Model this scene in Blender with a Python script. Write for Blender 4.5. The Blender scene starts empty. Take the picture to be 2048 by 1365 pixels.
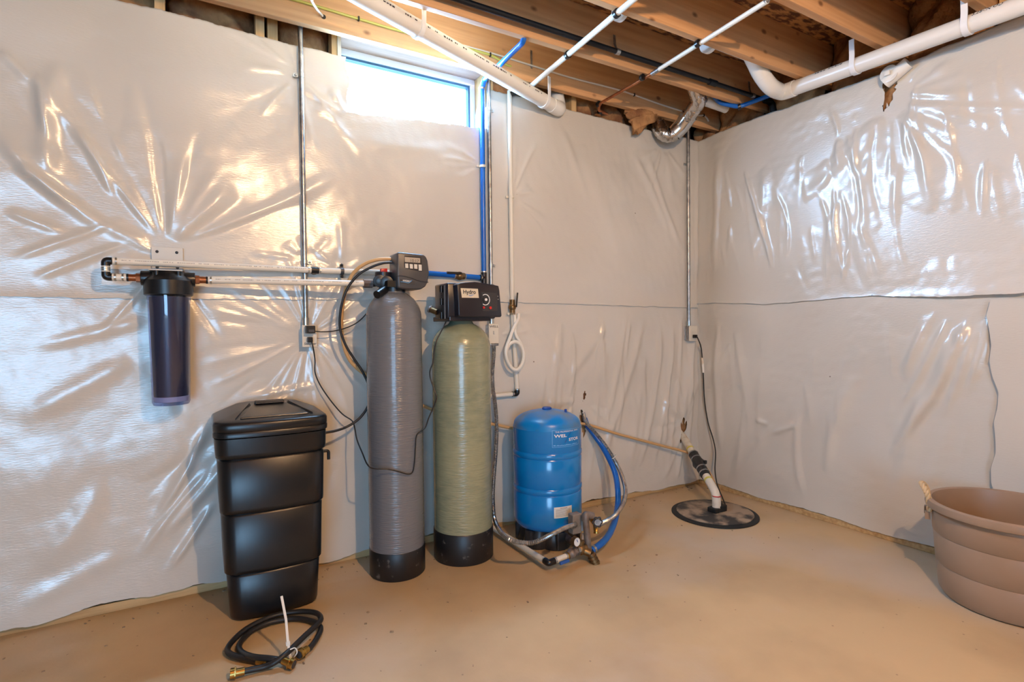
import bpy, bmesh, math, random
import numpy as np
from mathutils import Vector, Matrix

random.seed(7)
RNG = np.random.RandomState(11)
scene = bpy.context.scene
COL = scene.collection

# ------------------------------------------------------------------ camera
# World: x runs along the back wall to the right, y runs into the back wall,
# z is up; the corner of back wall and right wall on the floor is the origin.
FL, YAW, PITCH, ROLL = 1071.87, 0.52253, -0.02231, -0.010305
CAM = Vector((-3.225, -2.789, 1.18))
_f = Vector((math.sin(YAW) * math.cos(PITCH), math.cos(YAW) * math.cos(PITCH), math.sin(PITCH)))
_r = _f.cross(Vector((0, 0, 1))).normalized()
_u = _r.cross(_f)
_r, _u = _r * math.cos(ROLL) + _u * math.sin(ROLL), _u * math.cos(ROLL) - _r * math.sin(ROLL)
cam_data = bpy.data.cameras.new('camera')
cam = bpy.data.objects.new('camera', cam_data)
COL.objects.link(cam)
cam.matrix_world = Matrix(((_r.x, _u.x, -_f.x, CAM.x), (_r.y, _u.y, -_f.y, CAM.y), (_r.z, _u.z, -_f.z, CAM.z), (0, 0, 0, 1)))
cam_data.sensor_width = 36.0
cam_data.lens = FL / 2048 * 36
cam_data.clip_start = 0.05
scene.camera = cam

# ------------------------------------------------------------------ world, daylight, exposure
world = bpy.data.worlds.new('overcast_sky')
scene.world = world
world.use_nodes = True
wb = world.node_tree.nodes['Background']
wb.inputs[0].default_value = (0.36, 0.66, 1.0, 1)
wb.inputs[1].default_value = 26.0
scene.view_settings.view_transform = 'Standard'
scene.view_settings.look = 'None'
scene.view_settings.gamma = 1
scene.view_settings.use_curve_mapping = False
scene.view_settings.exposure = -0.68
scene.cycles.adaptive_threshold = 0.03
scene.cycles.max_bounces = 6
scene.cycles.diffuse_bounces = 3
scene.cycles.glossy_bounces = 3
scene.cycles.caustics_reflective = False
scene.cycles.caustics_refractive = False


def area_light(name, loc, target, sx, sy, power, color):
    l = bpy.data.lights.new(name, 'AREA')
    l.shape = 'RECTANGLE'
    l.size, l.size_y, l.energy, l.color = sx, sy, power, color
    o = bpy.data.objects.new(name, l)
    COL.objects.link(o)
    o.location = loc
    o.rotation_euler = (Vector(target) - Vector(loc)).to_track_quat('-Z', 'Y').to_euler()
    return o


WARM = (1.0, 0.64, 0.34)
# daylight falling through the small window in the back wall
area_light('window_daylight', (-2.19, 0.0, 2.46), (-2.19, -1, 2.30), 0.74, 0.30, 150, (0.36, 0.64, 1.0))
# daylight through the glazed door at the far end of the basement, behind the camera
# (the sky seen through the door opening; portals only guide the sampling of the sky)
for _loc, _tgt, _sx, _sy in (((-5.3, -7.0, 1.1), (-5.3, 0, 1.1), 2.2, 2.2), ((-2.19, 0.20, 2.47), (-2.19, -1, 2.47), 0.9, 0.5)):
    area_light('sky_portal', _loc, _tgt, _sx, _sy, 1.0, (1, 1, 1)).data.cycles.is_portal = True


def bulb_light(loc, power):
    l = bpy.data.lights.new('bulb_light', 'POINT')
    l.energy, l.color, l.shadow_soft_size = power, WARM, 0.035
    o = bpy.data.objects.new('bulb_light', l)
    COL.objects.link(o)
    o.location = loc
    return o


BULBS = [((-2.38, -2.98, 2.39), 285), ((-2.40, -5.40, 2.49), 25), ((-5.20, -3.40, 2.49), 10)]  # first bulb follows the cast shadows; the two weaker are added, out of view
for _b, _p in BULBS:
    bulb_light(_b, _p)


# ------------------------------------------------------------------ reading the photograph: pixel -> point on a real plane
def ray(px, py):
    return _r * ((px - 1024) / FL) - _u * ((py - 682.5) / FL) + _f


def A(px, py, y=0.0):          # on the plane y = const (parallel to the back wall)
    d = ray(px, py)
    return CAM + d * ((y - CAM.y) / d.y)


def B(px, py, x=0.0):          # on the plane x = const (parallel to the right wall)
    d = ray(px, py)
    return CAM + d * ((x - CAM.x) / d.x)


def F(px, py, z=0.0):          # on the plane z = const
    d = ray(px, py)
    return CAM + d * ((z - CAM.z) / d.z)


# ------------------------------------------------------------------ mesh builder
ORG = {}


def V(*a):
    return Vector(a)


class MB:
    def __init__(self, M=None):
        self.v, self.f, self.M = [], [], M

    def add(self, pts, faces):
        o = len(self.v)
        for p in pts:
            p = Vector(p)
            self.v.append(self.M @ p if self.M else p)
        for f in faces:
            self.f.append([i + o for i in f])
        return self

    def box(self, a, b):
        x0, y0, z0 = a
        x1, y1, z1 = b
        return self.add([(x0, y0, z0), (x1, y0, z0), (x1, y1, z0), (x0, y1, z0), (x0, y0, z1), (x1, y0, z1), (x1, y1, z1), (x0, y1, z1)],
                        [(0, 3, 2, 1), (4, 5, 6, 7), (0, 1, 5, 4), (1, 2, 6, 5), (2, 3, 7, 6), (3, 0, 4, 7)])

    def obox(self, c, ax, ay, az):     # centre and three half axes
        c, ax, ay, az = Vector(c), Vector(ax), Vector(ay), Vector(az)
        P = [c + ax * sx + ay * sy + az * sz for sz in (-1, 1) for sx, sy in ((-1, -1), (1, -1), (1, 1), (-1, 1))]
        return self.add(P, [(0, 3, 2, 1), (4, 5, 6, 7), (0, 1, 5, 4), (1, 2, 6, 5), (2, 3, 7, 6), (3, 0, 4, 7)])

    def bar(self, p0, p1, w, h, up=(0, 0, 1)):
        p0, p1 = Vector(p0), Vector(p1)
        d = (p1 - p0)
        s = d.cross(Vector(up))
        if s.length < 1e-6:
            s = d.cross(Vector((1, 0, 0)))
        s.normalize()
        t = s.cross(d).normalized()
        return self.obox((p0 + p1) / 2, d / 2, s * w / 2, t * h / 2)

    def loft(self, rings, cap0=True, cap1=True, closed=True):
        n = len(rings[0])
        P = [p for r in rings for p in r]
        fs = []
        m = n if closed else n - 1
        for k in range(len(rings) - 1):
            for i in range(m):
                j = (i + 1) % n
                fs.append((k * n + i, k * n + j, (k + 1) * n + j, (k + 1) * n + i))
        if cap0:
            fs.append(tuple(reversed(range(n))))
        if cap1:
            fs.append(tuple(range((len(rings) - 1) * n, len(rings) * n)))
        return self.add(P, fs)

    def cyl(self, p0, p1, r0, r1=None, n=16, caps=True):
        r1 = r0 if r1 is None else r1
        p0, p1 = Vector(p0), Vector(p1)
        d = (p1 - p0).normalized()
        a = d.orthogonal().normalized()
        b = d.cross(a)
        R = [[p + (a * math.cos(t) + b * math.sin(t)) * r for t in [2 * math.pi * i / n for i in range(n)]] for p, r in ((p0, r0), (p1, r1))]
        return self.loft(R, caps, caps)

    def tube(self, pts, r, n=8, caps=True):
        pts = [Vector(p) for p in pts]
        rr = r if isinstance(r, (list, tuple)) else [r] * len(pts)
        T = []
        for i in range(len(pts)):
            a, b = pts[max(i - 1, 0)], pts[min(i + 1, len(pts) - 1)]
            T.append((b - a).normalized())
        a = T[0].orthogonal().normalized()
        rings = []
        for i, p in enumerate(pts):
            a = (a - T[i] * a.dot(T[i])).normalized()
            b = T[i].cross(a)
            rings.append([p + (a * math.cos(t) + b * math.sin(t)) * rr[i] for t in [2 * math.pi * k / n for k in range(n)]])
        return self.loft(rings, caps, caps)

    def lathe(self, prof, c, n=40, axis=(0, 0, 1), caps=True):
        c, d = Vector(c), Vector(axis).normalized()
        a = Vector((1, 0, 0)) if abs(d.z) > 0.99 else d.orthogonal().normalized()
        b = d.cross(a)
        rings = [[c + d * z + (a * math.cos(t) + b * math.sin(t)) * max(r, 1e-4) for t in [2 * math.pi * i / n for i in range(n)]] for r, z in prof]
        return self.loft(rings, caps, caps)

    def prism(self, poly, back):        # planar polygon extruded by the vector back
        back = Vector(back)
        P = [Vector(p) for p in poly]
        n = len(P)
        fs = [tuple(range(n)), tuple(reversed(range(n, 2 * n)))]
        for i in range(n):
            j = (i + 1) % n
            fs.append((i, n + i, n + j, j))
        return self.add(P + [p + back for p in P], fs)

    def sphere(self, c, r, n=12, m=8, sc=(1, 1, 1)):
        c = Vector(c)
        rings = []
        for k in range(m + 1):
            ph = math.pi * k / m
            rings.append([c + Vector((math.cos(t) * math.sin(ph) * r * sc[0], math.sin(t) * math.sin(ph) * r * sc[1], -math.cos(ph) * r * sc[2])) if 0 < k < m
                          else c + Vector((math.cos(t) * 1e-4, math.sin(t) * 1e-4, -math.cos(ph) * r * sc[2])) for t in [2 * math.pi * i / n for i in range(n)]])
        return self.loft(rings)

    def build(self, name, mat, parent=None, smooth=40, bevel=0, seg=2):
        if parent is not None:
            org = ORG[parent.name]
        else:
            lo = Vector((min(p.x for p in self.v), min(p.y for p in self.v), min(p.z for p in self.v)))
            hi = Vector((max(p.x for p in self.v), max(p.y for p in self.v), max(p.z for p in self.v)))
            org = Vector(((lo.x + hi.x) / 2, (lo.y + hi.y) / 2, lo.z))
        me = bpy.data.meshes.new(name)
        me.from_pydata([tuple(p - org) for p in self.v], [], self.f)
        bm = bmesh.new()
        bm.from_mesh(me)
        bmesh.ops.recalc_face_normals(bm, faces=bm.faces)
        if bevel:
            es = [e for e in bm.edges if len(e.link_faces) == 2 and e.calc_face_angle(0) > 0.5]
            bmesh.ops.bevel(bm, geom=es, offset=bevel, segments=seg, affect='EDGES', profile=0.5, clamp_overlap=True)
        bm.to_mesh(me)
        bm.free()
        if smooth:
            me.shade_smooth()
            me.set_sharp_from_angle(angle=math.radians(smooth))
        me.materials.append(MAT[mat])
        o = bpy.data.objects.new(name, me)
        COL.objects.link(o)
        if parent is not None:
            o.parent = parent
        else:
            o.location = org
        ORG[o.name] = org
        return o


def tag(o, label=None, cat=None, group=None, kind=None):
    if label:
        o['label'] = label
    if cat:
        o['category'] = cat
    if group:
        o['group'] = group
    if kind:
        o['kind'] = kind
    return o


def thing(name, label, cat, loc, group=None):
    o = bpy.data.objects.new(name, None)
    o.empty_display_size = 0.05
    COL.objects.link(o)
    o.location = loc
    ORG[o.name] = Vector(loc)
    return tag(o, label, cat, group)


def spline(pts, k=6):
    """Catmull-Rom through the points"""
    P = [Vector(p) for p in pts]
    P = [P[0] * 2 - P[1]] + P + [P[-1] * 2 - P[-2]]
    out = []
    for i in range(1, len(P) - 2):
        for s in range(k):
            t = s / k
            a, b, c, d = P[i - 1], P[i], P[i + 1], P[i + 2]
            out.append(0.5 * ((2 * b) + (c - a) * t + (2 * a - 5 * b + 4 * c - d) * t * t + (3 * b - a - 3 * c + d) * t ** 3))
    out.append(P[-2])
    return out


def fillet(pts, r, k=5):
    """polyline with rounded corners"""
    P = [Vector(p) for p in pts]
    out = [P[0]]
    for i in range(1, len(P) - 1):
        a, b, c = P[i - 1], P[i], P[i + 1]
        u, w = (a - b), (c - b)
        q = min(r, u.length * 0.45, w.length * 0.45)
        s, e = b + u.normalized() * q, b + w.normalized() * q
        for j in range(k + 1):
            t = j / k
            out.append(s * (1 - t) ** 2 + b * 2 * t * (1 - t) + e * t * t)
    out.append(P[-1])
    return out


def rrect(w, d, r, z, c=(0, 0), bulge=0.0, k=6, m=10):
    """rounded rectangle ring in the xy plane; the -y side bulges outward"""
    cx, cy = c
    pts = []
    hw, hd = w / 2 - r, d / 2 - r
    for sx, sy, a0 in ((1, 1, 0), (-1, 1, 90), (-1, -1, 180), (1, -1, 270)):
        for i in range(k + 1):
            a = math.radians(a0 + 90 * i / k)
            pts.append([sx * hw + r * math.cos(a), sy * hd + r * math.sin(a)])
        if (sx, sy) == (-1, -1):
            for i in range(1, m):
                pts.append([-hw + 2 * hw * i / m, -d / 2])
    out = []
    for x, y in pts:
        if y < 0:
            y -= bulge * max(0.0, 1 - (2 * x / w) ** 2) * (-2 * y / d)
        out.append(Vector((cx + x, cy + y, z)))
    return out


def text_geo(s, size=1.0, bold=0.0):
    """outline of a word as flat triangles: (points 2d, faces), left-aligned on the baseline"""
    cu = bpy.data.curves.new('t', 'FONT')
    cu.body, cu.size, cu.offset, cu.resolution_u = s, size, bold, 3
    o = bpy.data.objects.new('t', cu)
    COL.objects.link(o)
    dg = bpy.context.evaluated_depsgraph_get()
    dg.update()
    me = bpy.data.meshes.new_from_object(o.evaluated_get(dg))
    P = [(v.co.x, v.co.y) for v in me.vertices]
    fs = [tuple(p.vertices) for p in me.polygons]
    bpy.data.objects.remove(o)
    bpy.data.curves.remove(cu)
    bpy.data.meshes.remove(me)
    return P, fs


def fit_text(s, bold=0.0, sx=1.0):
    P, fs = text_geo(s, 1.0, bold)
    x0, x1 = min(p[0] for p in P), max(p[0] for p in P)
    y0, y1 = min(p[1] for p in P), max(p[1] for p in P)
    return [((x - x0) / (x1 - x0), (y - y0) / (y1 - y0)) for x, y in P], fs


def quad_text(mb, s, bl, br, tl, bold=0.0, lift=None):
    """a word stretched over the parallelogram bottom-left, bottom-right, top-left"""
    P, fs = fit_text(s, bold)
    bl, br, tl = Vector(bl), Vector(br), Vector(tl)
    off = Vector(lift) if lift else Vector((0, 0, 0))
    mb.add([bl + (br - bl) * u + (tl - bl) * v + off for u, v in P], fs)
    return mb


# ------------------------------------------------------------------ materials (all procedural)
MAT = {}


def node(nt, t, **kw):
    n = nt.nodes.new(t)
    for k, v in kw.items():
        setattr(n, k, v)
    return n


def mk(name, col, rough=0.5, metal=0.0, col2=None, scale=8.0, stretch=(1, 1, 1), detail=4, lo=0.35, hi=0.65,
       bump=0.0, bscale=40.0, bstretch=(1, 1, 1), bdist=0.002, spec=0.5, coat=0.0, rough2=None, bdetail=2):
    m = bpy.data.materials.new(name)
    m.use_nodes = True
    nt = m.node_tree
    p = nt.nodes['Principled BSDF']
    p.inputs['Base Color'].default_value = (*col, 1)
    p.inputs['Roughness'].default_value = rough
    p.inputs['Metallic'].default_value = metal
    p.inputs['Specular IOR Level'].default_value = spec
    p.inputs['Coat Weight'].default_value = coat
    p.inputs['Coat Roughness'].default_value = 0.08
    tc = node(nt, 'ShaderNodeTexCoord')
    if col2 is not None or rough2 is not None:
        mp = node(nt, 'ShaderNodeMapping')
        mp.inputs['Scale'].default_value = stretch
        nz = node(nt, 'ShaderNodeTexNoise')
        nz.inputs['Scale'].default_value = scale
        nz.inputs['Detail'].default_value = detail
        mr = node(nt, 'ShaderNodeMapRange')
        mr.inputs['From Min'].default_value = lo
        mr.inputs['From Max'].default_value = hi
        nt.links.new(tc.outputs['Object'], mp.inputs['Vector'])
        nt.links.new(mp.outputs[0], nz.inputs['Vector'])
        nt.links.new(nz.outputs['Fac'], mr.inputs['Value'])
        if col2 is not None:
            mx = node(nt, 'ShaderNodeMix', data_type='RGBA')
            mx.inputs[6].default_value = (*col, 1)
            mx.inputs[7].default_value = (*col2, 1)
            nt.links.new(mr.outputs[0], mx.inputs[0])
            nt.links.new(mx.outputs[2], p.inputs['Base Color'])
        if rough2 is not None:
            mr2 = node(nt, 'ShaderNodeMapRange')
            mr2.inputs['To Min'].default_value = rough
            mr2.inputs['To Max'].default_value = rough2
            nt.links.new(mr.outputs[0], mr2.inputs['Value'])
            nt.links.new(mr2.outputs[0], p.inputs['Roughness'])
    if bump:
        mp2 = node(nt, 'ShaderNodeMapping')
        mp2.inputs['Scale'].default_value = bstretch
        nb = node(nt, 'ShaderNodeTexNoise')
        nb.inputs['Scale'].default_value = bscale
        nb.inputs['Detail'].default_value = bdetail
        bp = node(nt, 'ShaderNodeBump')
        bp.inputs['Strength'].default_value = bump
        bp.inputs['Distance'].default_value = bdist
        nt.links.new(tc.outputs['Object'], mp2.inputs['Vector'])
        nt.links.new(mp2.outputs[0], nb.inputs['Vector'])
        nt.links.new(nb.outputs['Fac'], bp.inputs['Height'])
        nt.links.new(bp.outputs[0], p.inputs['Normal'])
    MAT[name] = m
    return m


def overlay(name, col, tex='voronoi', scale=3.0, stretch=(1, 1, 1), lo=0.05, hi=0.12, strength=1.0):
    """blend another colour over a material's base colour where a texture is small (knots, specks, stains)"""
    nt = MAT[name].node_tree
    p = nt.nodes['Principled BSDF']
    tc = node(nt, 'ShaderNodeTexCoord')
    mp = node(nt, 'ShaderNodeMapping')
    mp.inputs['Scale'].default_value = stretch
    nt.links.new(tc.outputs['Object'], mp.inputs['Vector'])
    if tex == 'voronoi':
        t = node(nt, 'ShaderNodeTexVoronoi')
        t.inputs['Scale'].default_value = scale
        out = t.outputs['Distance']
    else:
        t = node(nt, 'ShaderNodeTexNoise')
        t.inputs['Scale'].default_value = scale
        t.inputs['Detail'].default_value = 5
        out = t.outputs['Fac']
    nt.links.new(mp.outputs[0], t.inputs['Vector'])
    mr = node(nt, 'ShaderNodeMapRange')
    mr.inputs['From Min'].default_value = lo
    mr.inputs['From Max'].default_value = hi
    mr.inputs['To Min'].default_value = strength
    mr.inputs['To Max'].default_value = 0
    nt.links.new(out, mr.inputs['Value'])
    mx = node(nt, 'ShaderNodeMix', data_type='RGBA')
    mx.inputs[7].default_value = (*col, 1)
    nt.links.new(mr.outputs[0], mx.inputs[0])
    src = p.inputs['Base Color'].links
    if src:
        nt.links.new(src[0].from_socket, mx.inputs[6])
    else:
        mx.inputs[6].default_value = p.inputs['Base Color'].default_value
    nt.links.new(mx.outputs[2], p.inputs['Base Color'])


mk('sheet', (0.66, 0.62, 0.56), 0.25, spec=0.95, bump=0.42, bscale=30, bstretch=(1.6, 1.6, 8), bdist=0.0012, col2=(0.60, 0.56, 0.50), scale=1.5, detail=1, bdetail=1)
overlay('sheet', (0.20, 0.15, 0.12), 'voronoi', 2.6, lo=0.008, hi=0.014)
mk('concrete_floor', (0.58, 0.41, 0.225), 0.62, col2=(0.45, 0.315, 0.175), scale=2.2, detail=8, lo=0.38, hi=0.68, bump=0.25, bscale=60, bdist=0.002)
overlay('concrete_floor', (0.54, 0.47, 0.40), 'noise', 0.9, lo=0.36, hi=0.50, strength=0.55)
overlay('concrete_floor', (0.20, 0.13, 0.08), 'voronoi', 13, lo=0.03, hi=0.06, strength=0.7)
mk('concrete_wall', (0.24, 0.23, 0.22), 0.85, bump=0.3, bscale=30)
mk('joist_wood', (0.66, 0.37, 0.18), 0.6, col2=(0.53, 0.28, 0.125), scale=4, stretch=(0.35, 9, 9), detail=5, bump=0.15, bscale=10, bstretch=(0.6, 14, 14))
overlay('joist_wood', (0.14, 0.055, 0.02), 'voronoi', 5.5, stretch=(0.8, 1.0, 1.3), lo=0.055, hi=0.12, strength=0.85)
mk('stud_wood', (0.66, 0.44, 0.22), 0.65, col2=(0.52, 0.31, 0.13), scale=5, stretch=(8, 8, 0.5))
mk('plate_wood', (0.60, 0.40, 0.19), 0.7, col2=(0.42, 0.25, 0.10), scale=5, stretch=(0.6, 8, 8))
mk('osb', (0.52, 0.25, 0.085), 0.7, col2=(0.12, 0.045, 0.018), scale=13, stretch=(1, 2.8, 1), detail=3, lo=0.44, hi=0.56)
mk('insulation', (0.50, 0.27, 0.12), 0.95, col2=(0.22, 0.10, 0.05), scale=9, detail=6, spec=0.1, bump=0.9, bscale=35, bdist=0.01)
mk('pvc', (0.82, 0.79, 0.74), 0.28, spec=0.5, col2=(0.78, 0.74, 0.69), scale=3)
mk('pvc_shiny', (0.86, 0.84, 0.80), 0.16, spec=0.6)
mk('hanger_white', (0.86, 0.86, 0.87), 0.4)
mk('pex_white', (0.76, 0.70, 0.60), 0.34)
mk('pex_blue', (0.004, 0.105, 0.46), 0.28, col2=(0.006, 0.14, 0.54), scale=6)
mk('ink', (0.03, 0.03, 0.035), 0.6)
mk('faded_ink', (0.30, 0.28, 0.26), 0.6)
mk('bracket_white', (0.66, 0.62, 0.56), 0.4)
mk('black_plastic', (0.006, 0.006, 0.007), 0.32, spec=0.5, bump=0.12, bscale=400, bdist=0.0006)
mk('black_rubber', (0.014, 0.013, 0.013), 0.45)
mk('gas_black', (0.006, 0.007, 0.010), 0.5, spec=0.3)
mk('copper', (0.50, 0.19, 0.085), 0.35, metal=0.9, col2=(0.30, 0.10, 0.04), scale=20)
mk('brass', (0.62, 0.38, 0.11), 0.28, metal=1.0, col2=(0.45, 0.25, 0.06), scale=30)
mk('bronze', (0.30, 0.19, 0.085), 0.45, metal=0.9, col2=(0.16, 0.10, 0.05), scale=25)
mk('galvanized', (0.50, 0.50, 0.49), 0.33, metal=0.95, col2=(0.30, 0.30, 0.31), scale=40)
mk('band_steel', (0.55, 0.55, 0.52), 0.3, metal=1.0)
mk('foil', (0.62, 0.60, 0.58), 0.22, metal=1.0, bump=0.8, bscale=45, bdist=0.006)
mk('duct_steel', (0.66, 0.66, 0.66), 0.18, metal=1.0)
mk('vinyl_frame', (0.82, 0.84, 0.86), 0.35)
mk('gasket', (0.02, 0.07, 0.12), 0.5)
mk('header_wood', (0.44, 0.28, 0.20), 0.7, col2=(0.34, 0.20, 0.13), scale=4, stretch=(0.4, 8, 8))
mk('cable_yellow', (0.50, 0.44, 0.09), 0.45)
mk('cable_white', (0.72, 0.66, 0.58), 0.45)
mk('grey_tank', (0.155, 0.162, 0.178), 0.24, spec=0.6, bump=1.0, bscale=10, bstretch=(2.0, 2.0, 22), bdist=0.0026, coat=0.3)
mk('green_tank', (0.285, 0.305, 0.20), 0.26, spec=0.6, col2=(0.22, 0.245, 0.165), scale=16, stretch=(1, 1, 2.5), bump=0.7, bscale=20, bstretch=(1, 1, 6), bdist=0.003, coat=0.3)
overlay('green_tank', (0.33, 0.33, 0.20), 'noise', 2.0, stretch=(0.4, 0.4, 1.4), lo=0.40, hi=0.60, strength=0.55)
mk('boot_black', (0.010, 0.010, 0.011), 0.42)
overlay('boot_black', (0.22, 0.20, 0.18), 'noise', 24, lo=0.28, hi=0.36, strength=0.55)
mk('head_grey', (0.055, 0.056, 0.062), 0.36, spec=0.5)
mk('head_black', (0.016, 0.015, 0.022), 0.28, spec=0.5)
mk('panel_dark', (0.03, 0.028, 0.03), 0.3)
mk('lcd', (0.42, 0.37, 0.30), 0.3)
mk('button', (0.66, 0.62, 0.55), 0.4)
mk('sticker', (0.66, 0.58, 0.44), 0.5)
mk('sticker_blue', (0.02, 0.10, 0.38), 0.4)
mk('white_print', (0.85, 0.85, 0.85), 0.5)
mk('light_blue_print', (0.14, 0.45, 0.85), 0.5)
mk('dark_blue_print', (0.01, 0.07, 0.32), 0.5)
mk('grey_blue_print', (0.30, 0.40, 0.62), 0.5)
mk('red_plastic', (0.55, 0.02, 0.02), 0.35)
mk('tank_blue', (0.0, 0.20, 0.60), 0.20, spec=0.5, coat=0.3)
mk('dusty_blue', (0.0, 0.20, 0.56), 0.32, col2=(0.16, 0.19, 0.20), scale=7, detail=7, lo=0.46, hi=0.72)
mk('cap_blue', (0.01, 0.06, 0.30), 0.4)
mk('base_plastic', (0.02, 0.02, 0.022), 0.4, col2=(0.12, 0.08, 0.05), scale=8, lo=0.5, hi=0.75)
mk('paper', (0.80, 0.77, 0.72), 0.7, col2=(0.70, 0.52, 0.36), scale=14, lo=0.5, hi=0.7)
mk('galv_dirty', (0.30, 0.28, 0.27), 0.5, metal=0.5, col2=(0.14, 0.10, 0.08), scale=14)
mk('switch_grey', (0.28, 0.23, 0.19), 0.6, col2=(0.20, 0.16, 0.13), scale=20)
mk('gauge_white', (0.75, 0.80, 0.84), 0.35)
mk('outlet_plate', (0.72, 0.66, 0.56), 0.45)
mk('tan_hose', (0.62, 0.37, 0.165), 0.35, spec=0.4)
mk('amber_hose', (0.55, 0.25, 0.09), 0.3)
mk('white_hose', (0.80, 0.76, 0.68), 0.35)
mk('clear_cartridge', (0.045, 0.042, 0.06), 0.4)
mk('cartridge_end', (0.50, 0.48, 0.58), 0.5)
mk('tub_plastic', (0.34, 0.235, 0.165), 0.40, col2=(0.30, 0.205, 0.14), scale=4)
mk('rope', (0.62, 0.44, 0.25), 0.85, bump=0.6, bscale=120, bdist=0.003)
mk('zip_tie', (0.80, 0.76, 0.70), 0.4)
mk('sump_lid', (0.035, 0.033, 0.032), 0.6, col2=(0.36, 0.27, 0.19), scale=9, detail=9, lo=0.42, hi=0.58, bump=0.3, bscale=40)
mk('sump_pit', (0.008, 0.008, 0.008), 0.6)
mk('sump_pvc', (0.74, 0.68, 0.58), 0.45, col2=(0.56, 0.46, 0.34), scale=16, lo=0.5, hi=0.75)
mk('primer_yellow', (0.66, 0.58, 0.10), 0.5)
mk('debris', (0.20, 0.13, 0.08), 0.8, col2=(0.40, 0.30, 0.2), scale=30)


def glassy(name, col, mixf):
    m = bpy.data.materials.new(name)
    m.use_nodes = True
    nt = m.node_tree
    nt.nodes.clear()
    out = node(nt, 'ShaderNodeOutputMaterial')
    tr = node(nt, 'ShaderNodeBsdfTransparent')
    tr.inputs[0].default_value = (*col, 1)
    gl = node(nt, 'ShaderNodeBsdfGlossy')
    gl.inputs['Roughness'].default_value = 0.04
    lw = node(nt, 'ShaderNodeLayerWeight')
    lw.inputs[0].default_value = 0.5
    pw = node(nt, 'ShaderNodeMath', operation='POWER')
    pw.inputs[1].default_value = 4.0
    fr = node(nt, 'ShaderNodeMath', operation='MULTIPLY_ADD')
    fr.inputs[1].default_value = 0.75
    fr.inputs[2].default_value = mixf
    nt.links.new(lw.outputs['Facing'], pw.inputs[0])
    nt.links.new(pw.outputs[0], fr.inputs[0])
    mx = node(nt, 'ShaderNodeMixShader')
    nt.links.new(fr.outputs[0], mx.inputs[0])
    nt.links.new(tr.outputs[0], mx.inputs[1])
    nt.links.new(gl.outputs[0], mx.inputs[2])
    nt.links.new(mx.outputs[0], out.inputs[0])
    MAT[name] = m


glassy('clear_blue', (0.66, 0.72, 0.92), 0.07)
glassy('window_glass', (0.97, 0.985, 1.0), 0.03)
# ================================================================== THE SETTING
JZ, OSB_Z = 2.63, 2.885          # underside of the joists, underside of the subfloor
XL, YN = -7.0, -7.0              # far ends of the basement, outside the picture


def struct(o):
    o['kind'] = 'structure'
    return o


# ---- floor
flo = struct(MB().box((XL - 0.4, YN - 0.4, -0.1), (0.45, 0.42, 0.0)).build('floor', 'concrete_floor', smooth=0))

# ---- foundation walls behind the plastic
WX0, WX1, WZ0, WZ1 = -2.60, -1.785, 2.27, 2.672      # rough opening of the window
mb = MB()
mb.box((XL - 0.4, 0.20, 0), (WX0 - 0.12, 0.24, OSB_Z)).box((WX1 + 0.06, 0.20, 0), (0.45, 0.24, OSB_Z))
mb.box((WX0 - 0.12, 0.20, 0), (WX1 + 0.06, 0.24, WZ0)).box((WX0 - 0.12, 0.20, WZ1 + 0.1), (WX1 + 0.06, 0.24, OSB_Z))
mb.box((WX0 - 0.12, 0.185, WZ0), (WX0, 0.20, WZ1 + 0.1)).box((WX1, 0.185, WZ0), (WX1 + 0.06, 0.20, WZ1 + 0.1)).box((WX0, 0.185, WZ1), (WX1, 0.20, WZ1 + 0.1))
wall_back = struct(mb.build('wall_back', 'concrete_wall', smooth=0))
wall_right = struct(MB().box((0.25, YN - 0.4, 0), (0.45, 0.20, OSB_Z)).build('wall_right', 'concrete_wall', smooth=0))
wall_left = struct(MB().box((XL - 0.3, YN, 0), (XL, 0.2, OSB_Z)).build('wall_left', 'concrete_wall', smooth=0))
mb = MB()                         # end wall with the glazed door opening
mb.box((XL, YN - 0.3, 0), (-6.4, YN, OSB_Z)).box((-4.2, YN - 0.3, 0), (0.25, YN, OSB_Z)).box((-6.4, YN - 0.3, 2.2), (-4.2, YN, OSB_Z))
wall_front = struct(mb.build('wall_front', 'concrete_wall', smooth=0))


# ---- the white plastic facing: height field of folds
def fold(X, Z, x0, z0, x1, z1, w, amp, curve=0.0, wg=0.0):
    """one fold along a (bent) line, fading at both ends"""
    L = math.hypot(x1 - x0, z1 - z0)
    ux, uz = (x1 - x0) / L, (z1 - z0) / L
    m = (X > min(x0, x1) - 0.2) & (X < max(x0, x1) + 0.2) & (Z > min(z0, z1) - 0.2) & (Z < max(z0, z1) + 0.2)
    out = np.zeros_like(X)
    dx, dz = X[m] - x0, Z[m] - z0
    t = (dx * ux + dz * uz) / L
    s = -dx * uz + dz * ux - curve * L * 4 * t * (1 - t)
    ww = w * (1 + wg * np.clip(t, 0, 1))
    env = np.clip(t / 0.22, 0, 1) * np.clip((1 - t) / 0.35, 0, 1)
    env = env * env * (3 - 2 * env)
    q = s / ww
    out[m] = amp * env * np.exp(-q * q) * (1 - 0.35 * q)
    return out


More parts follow.
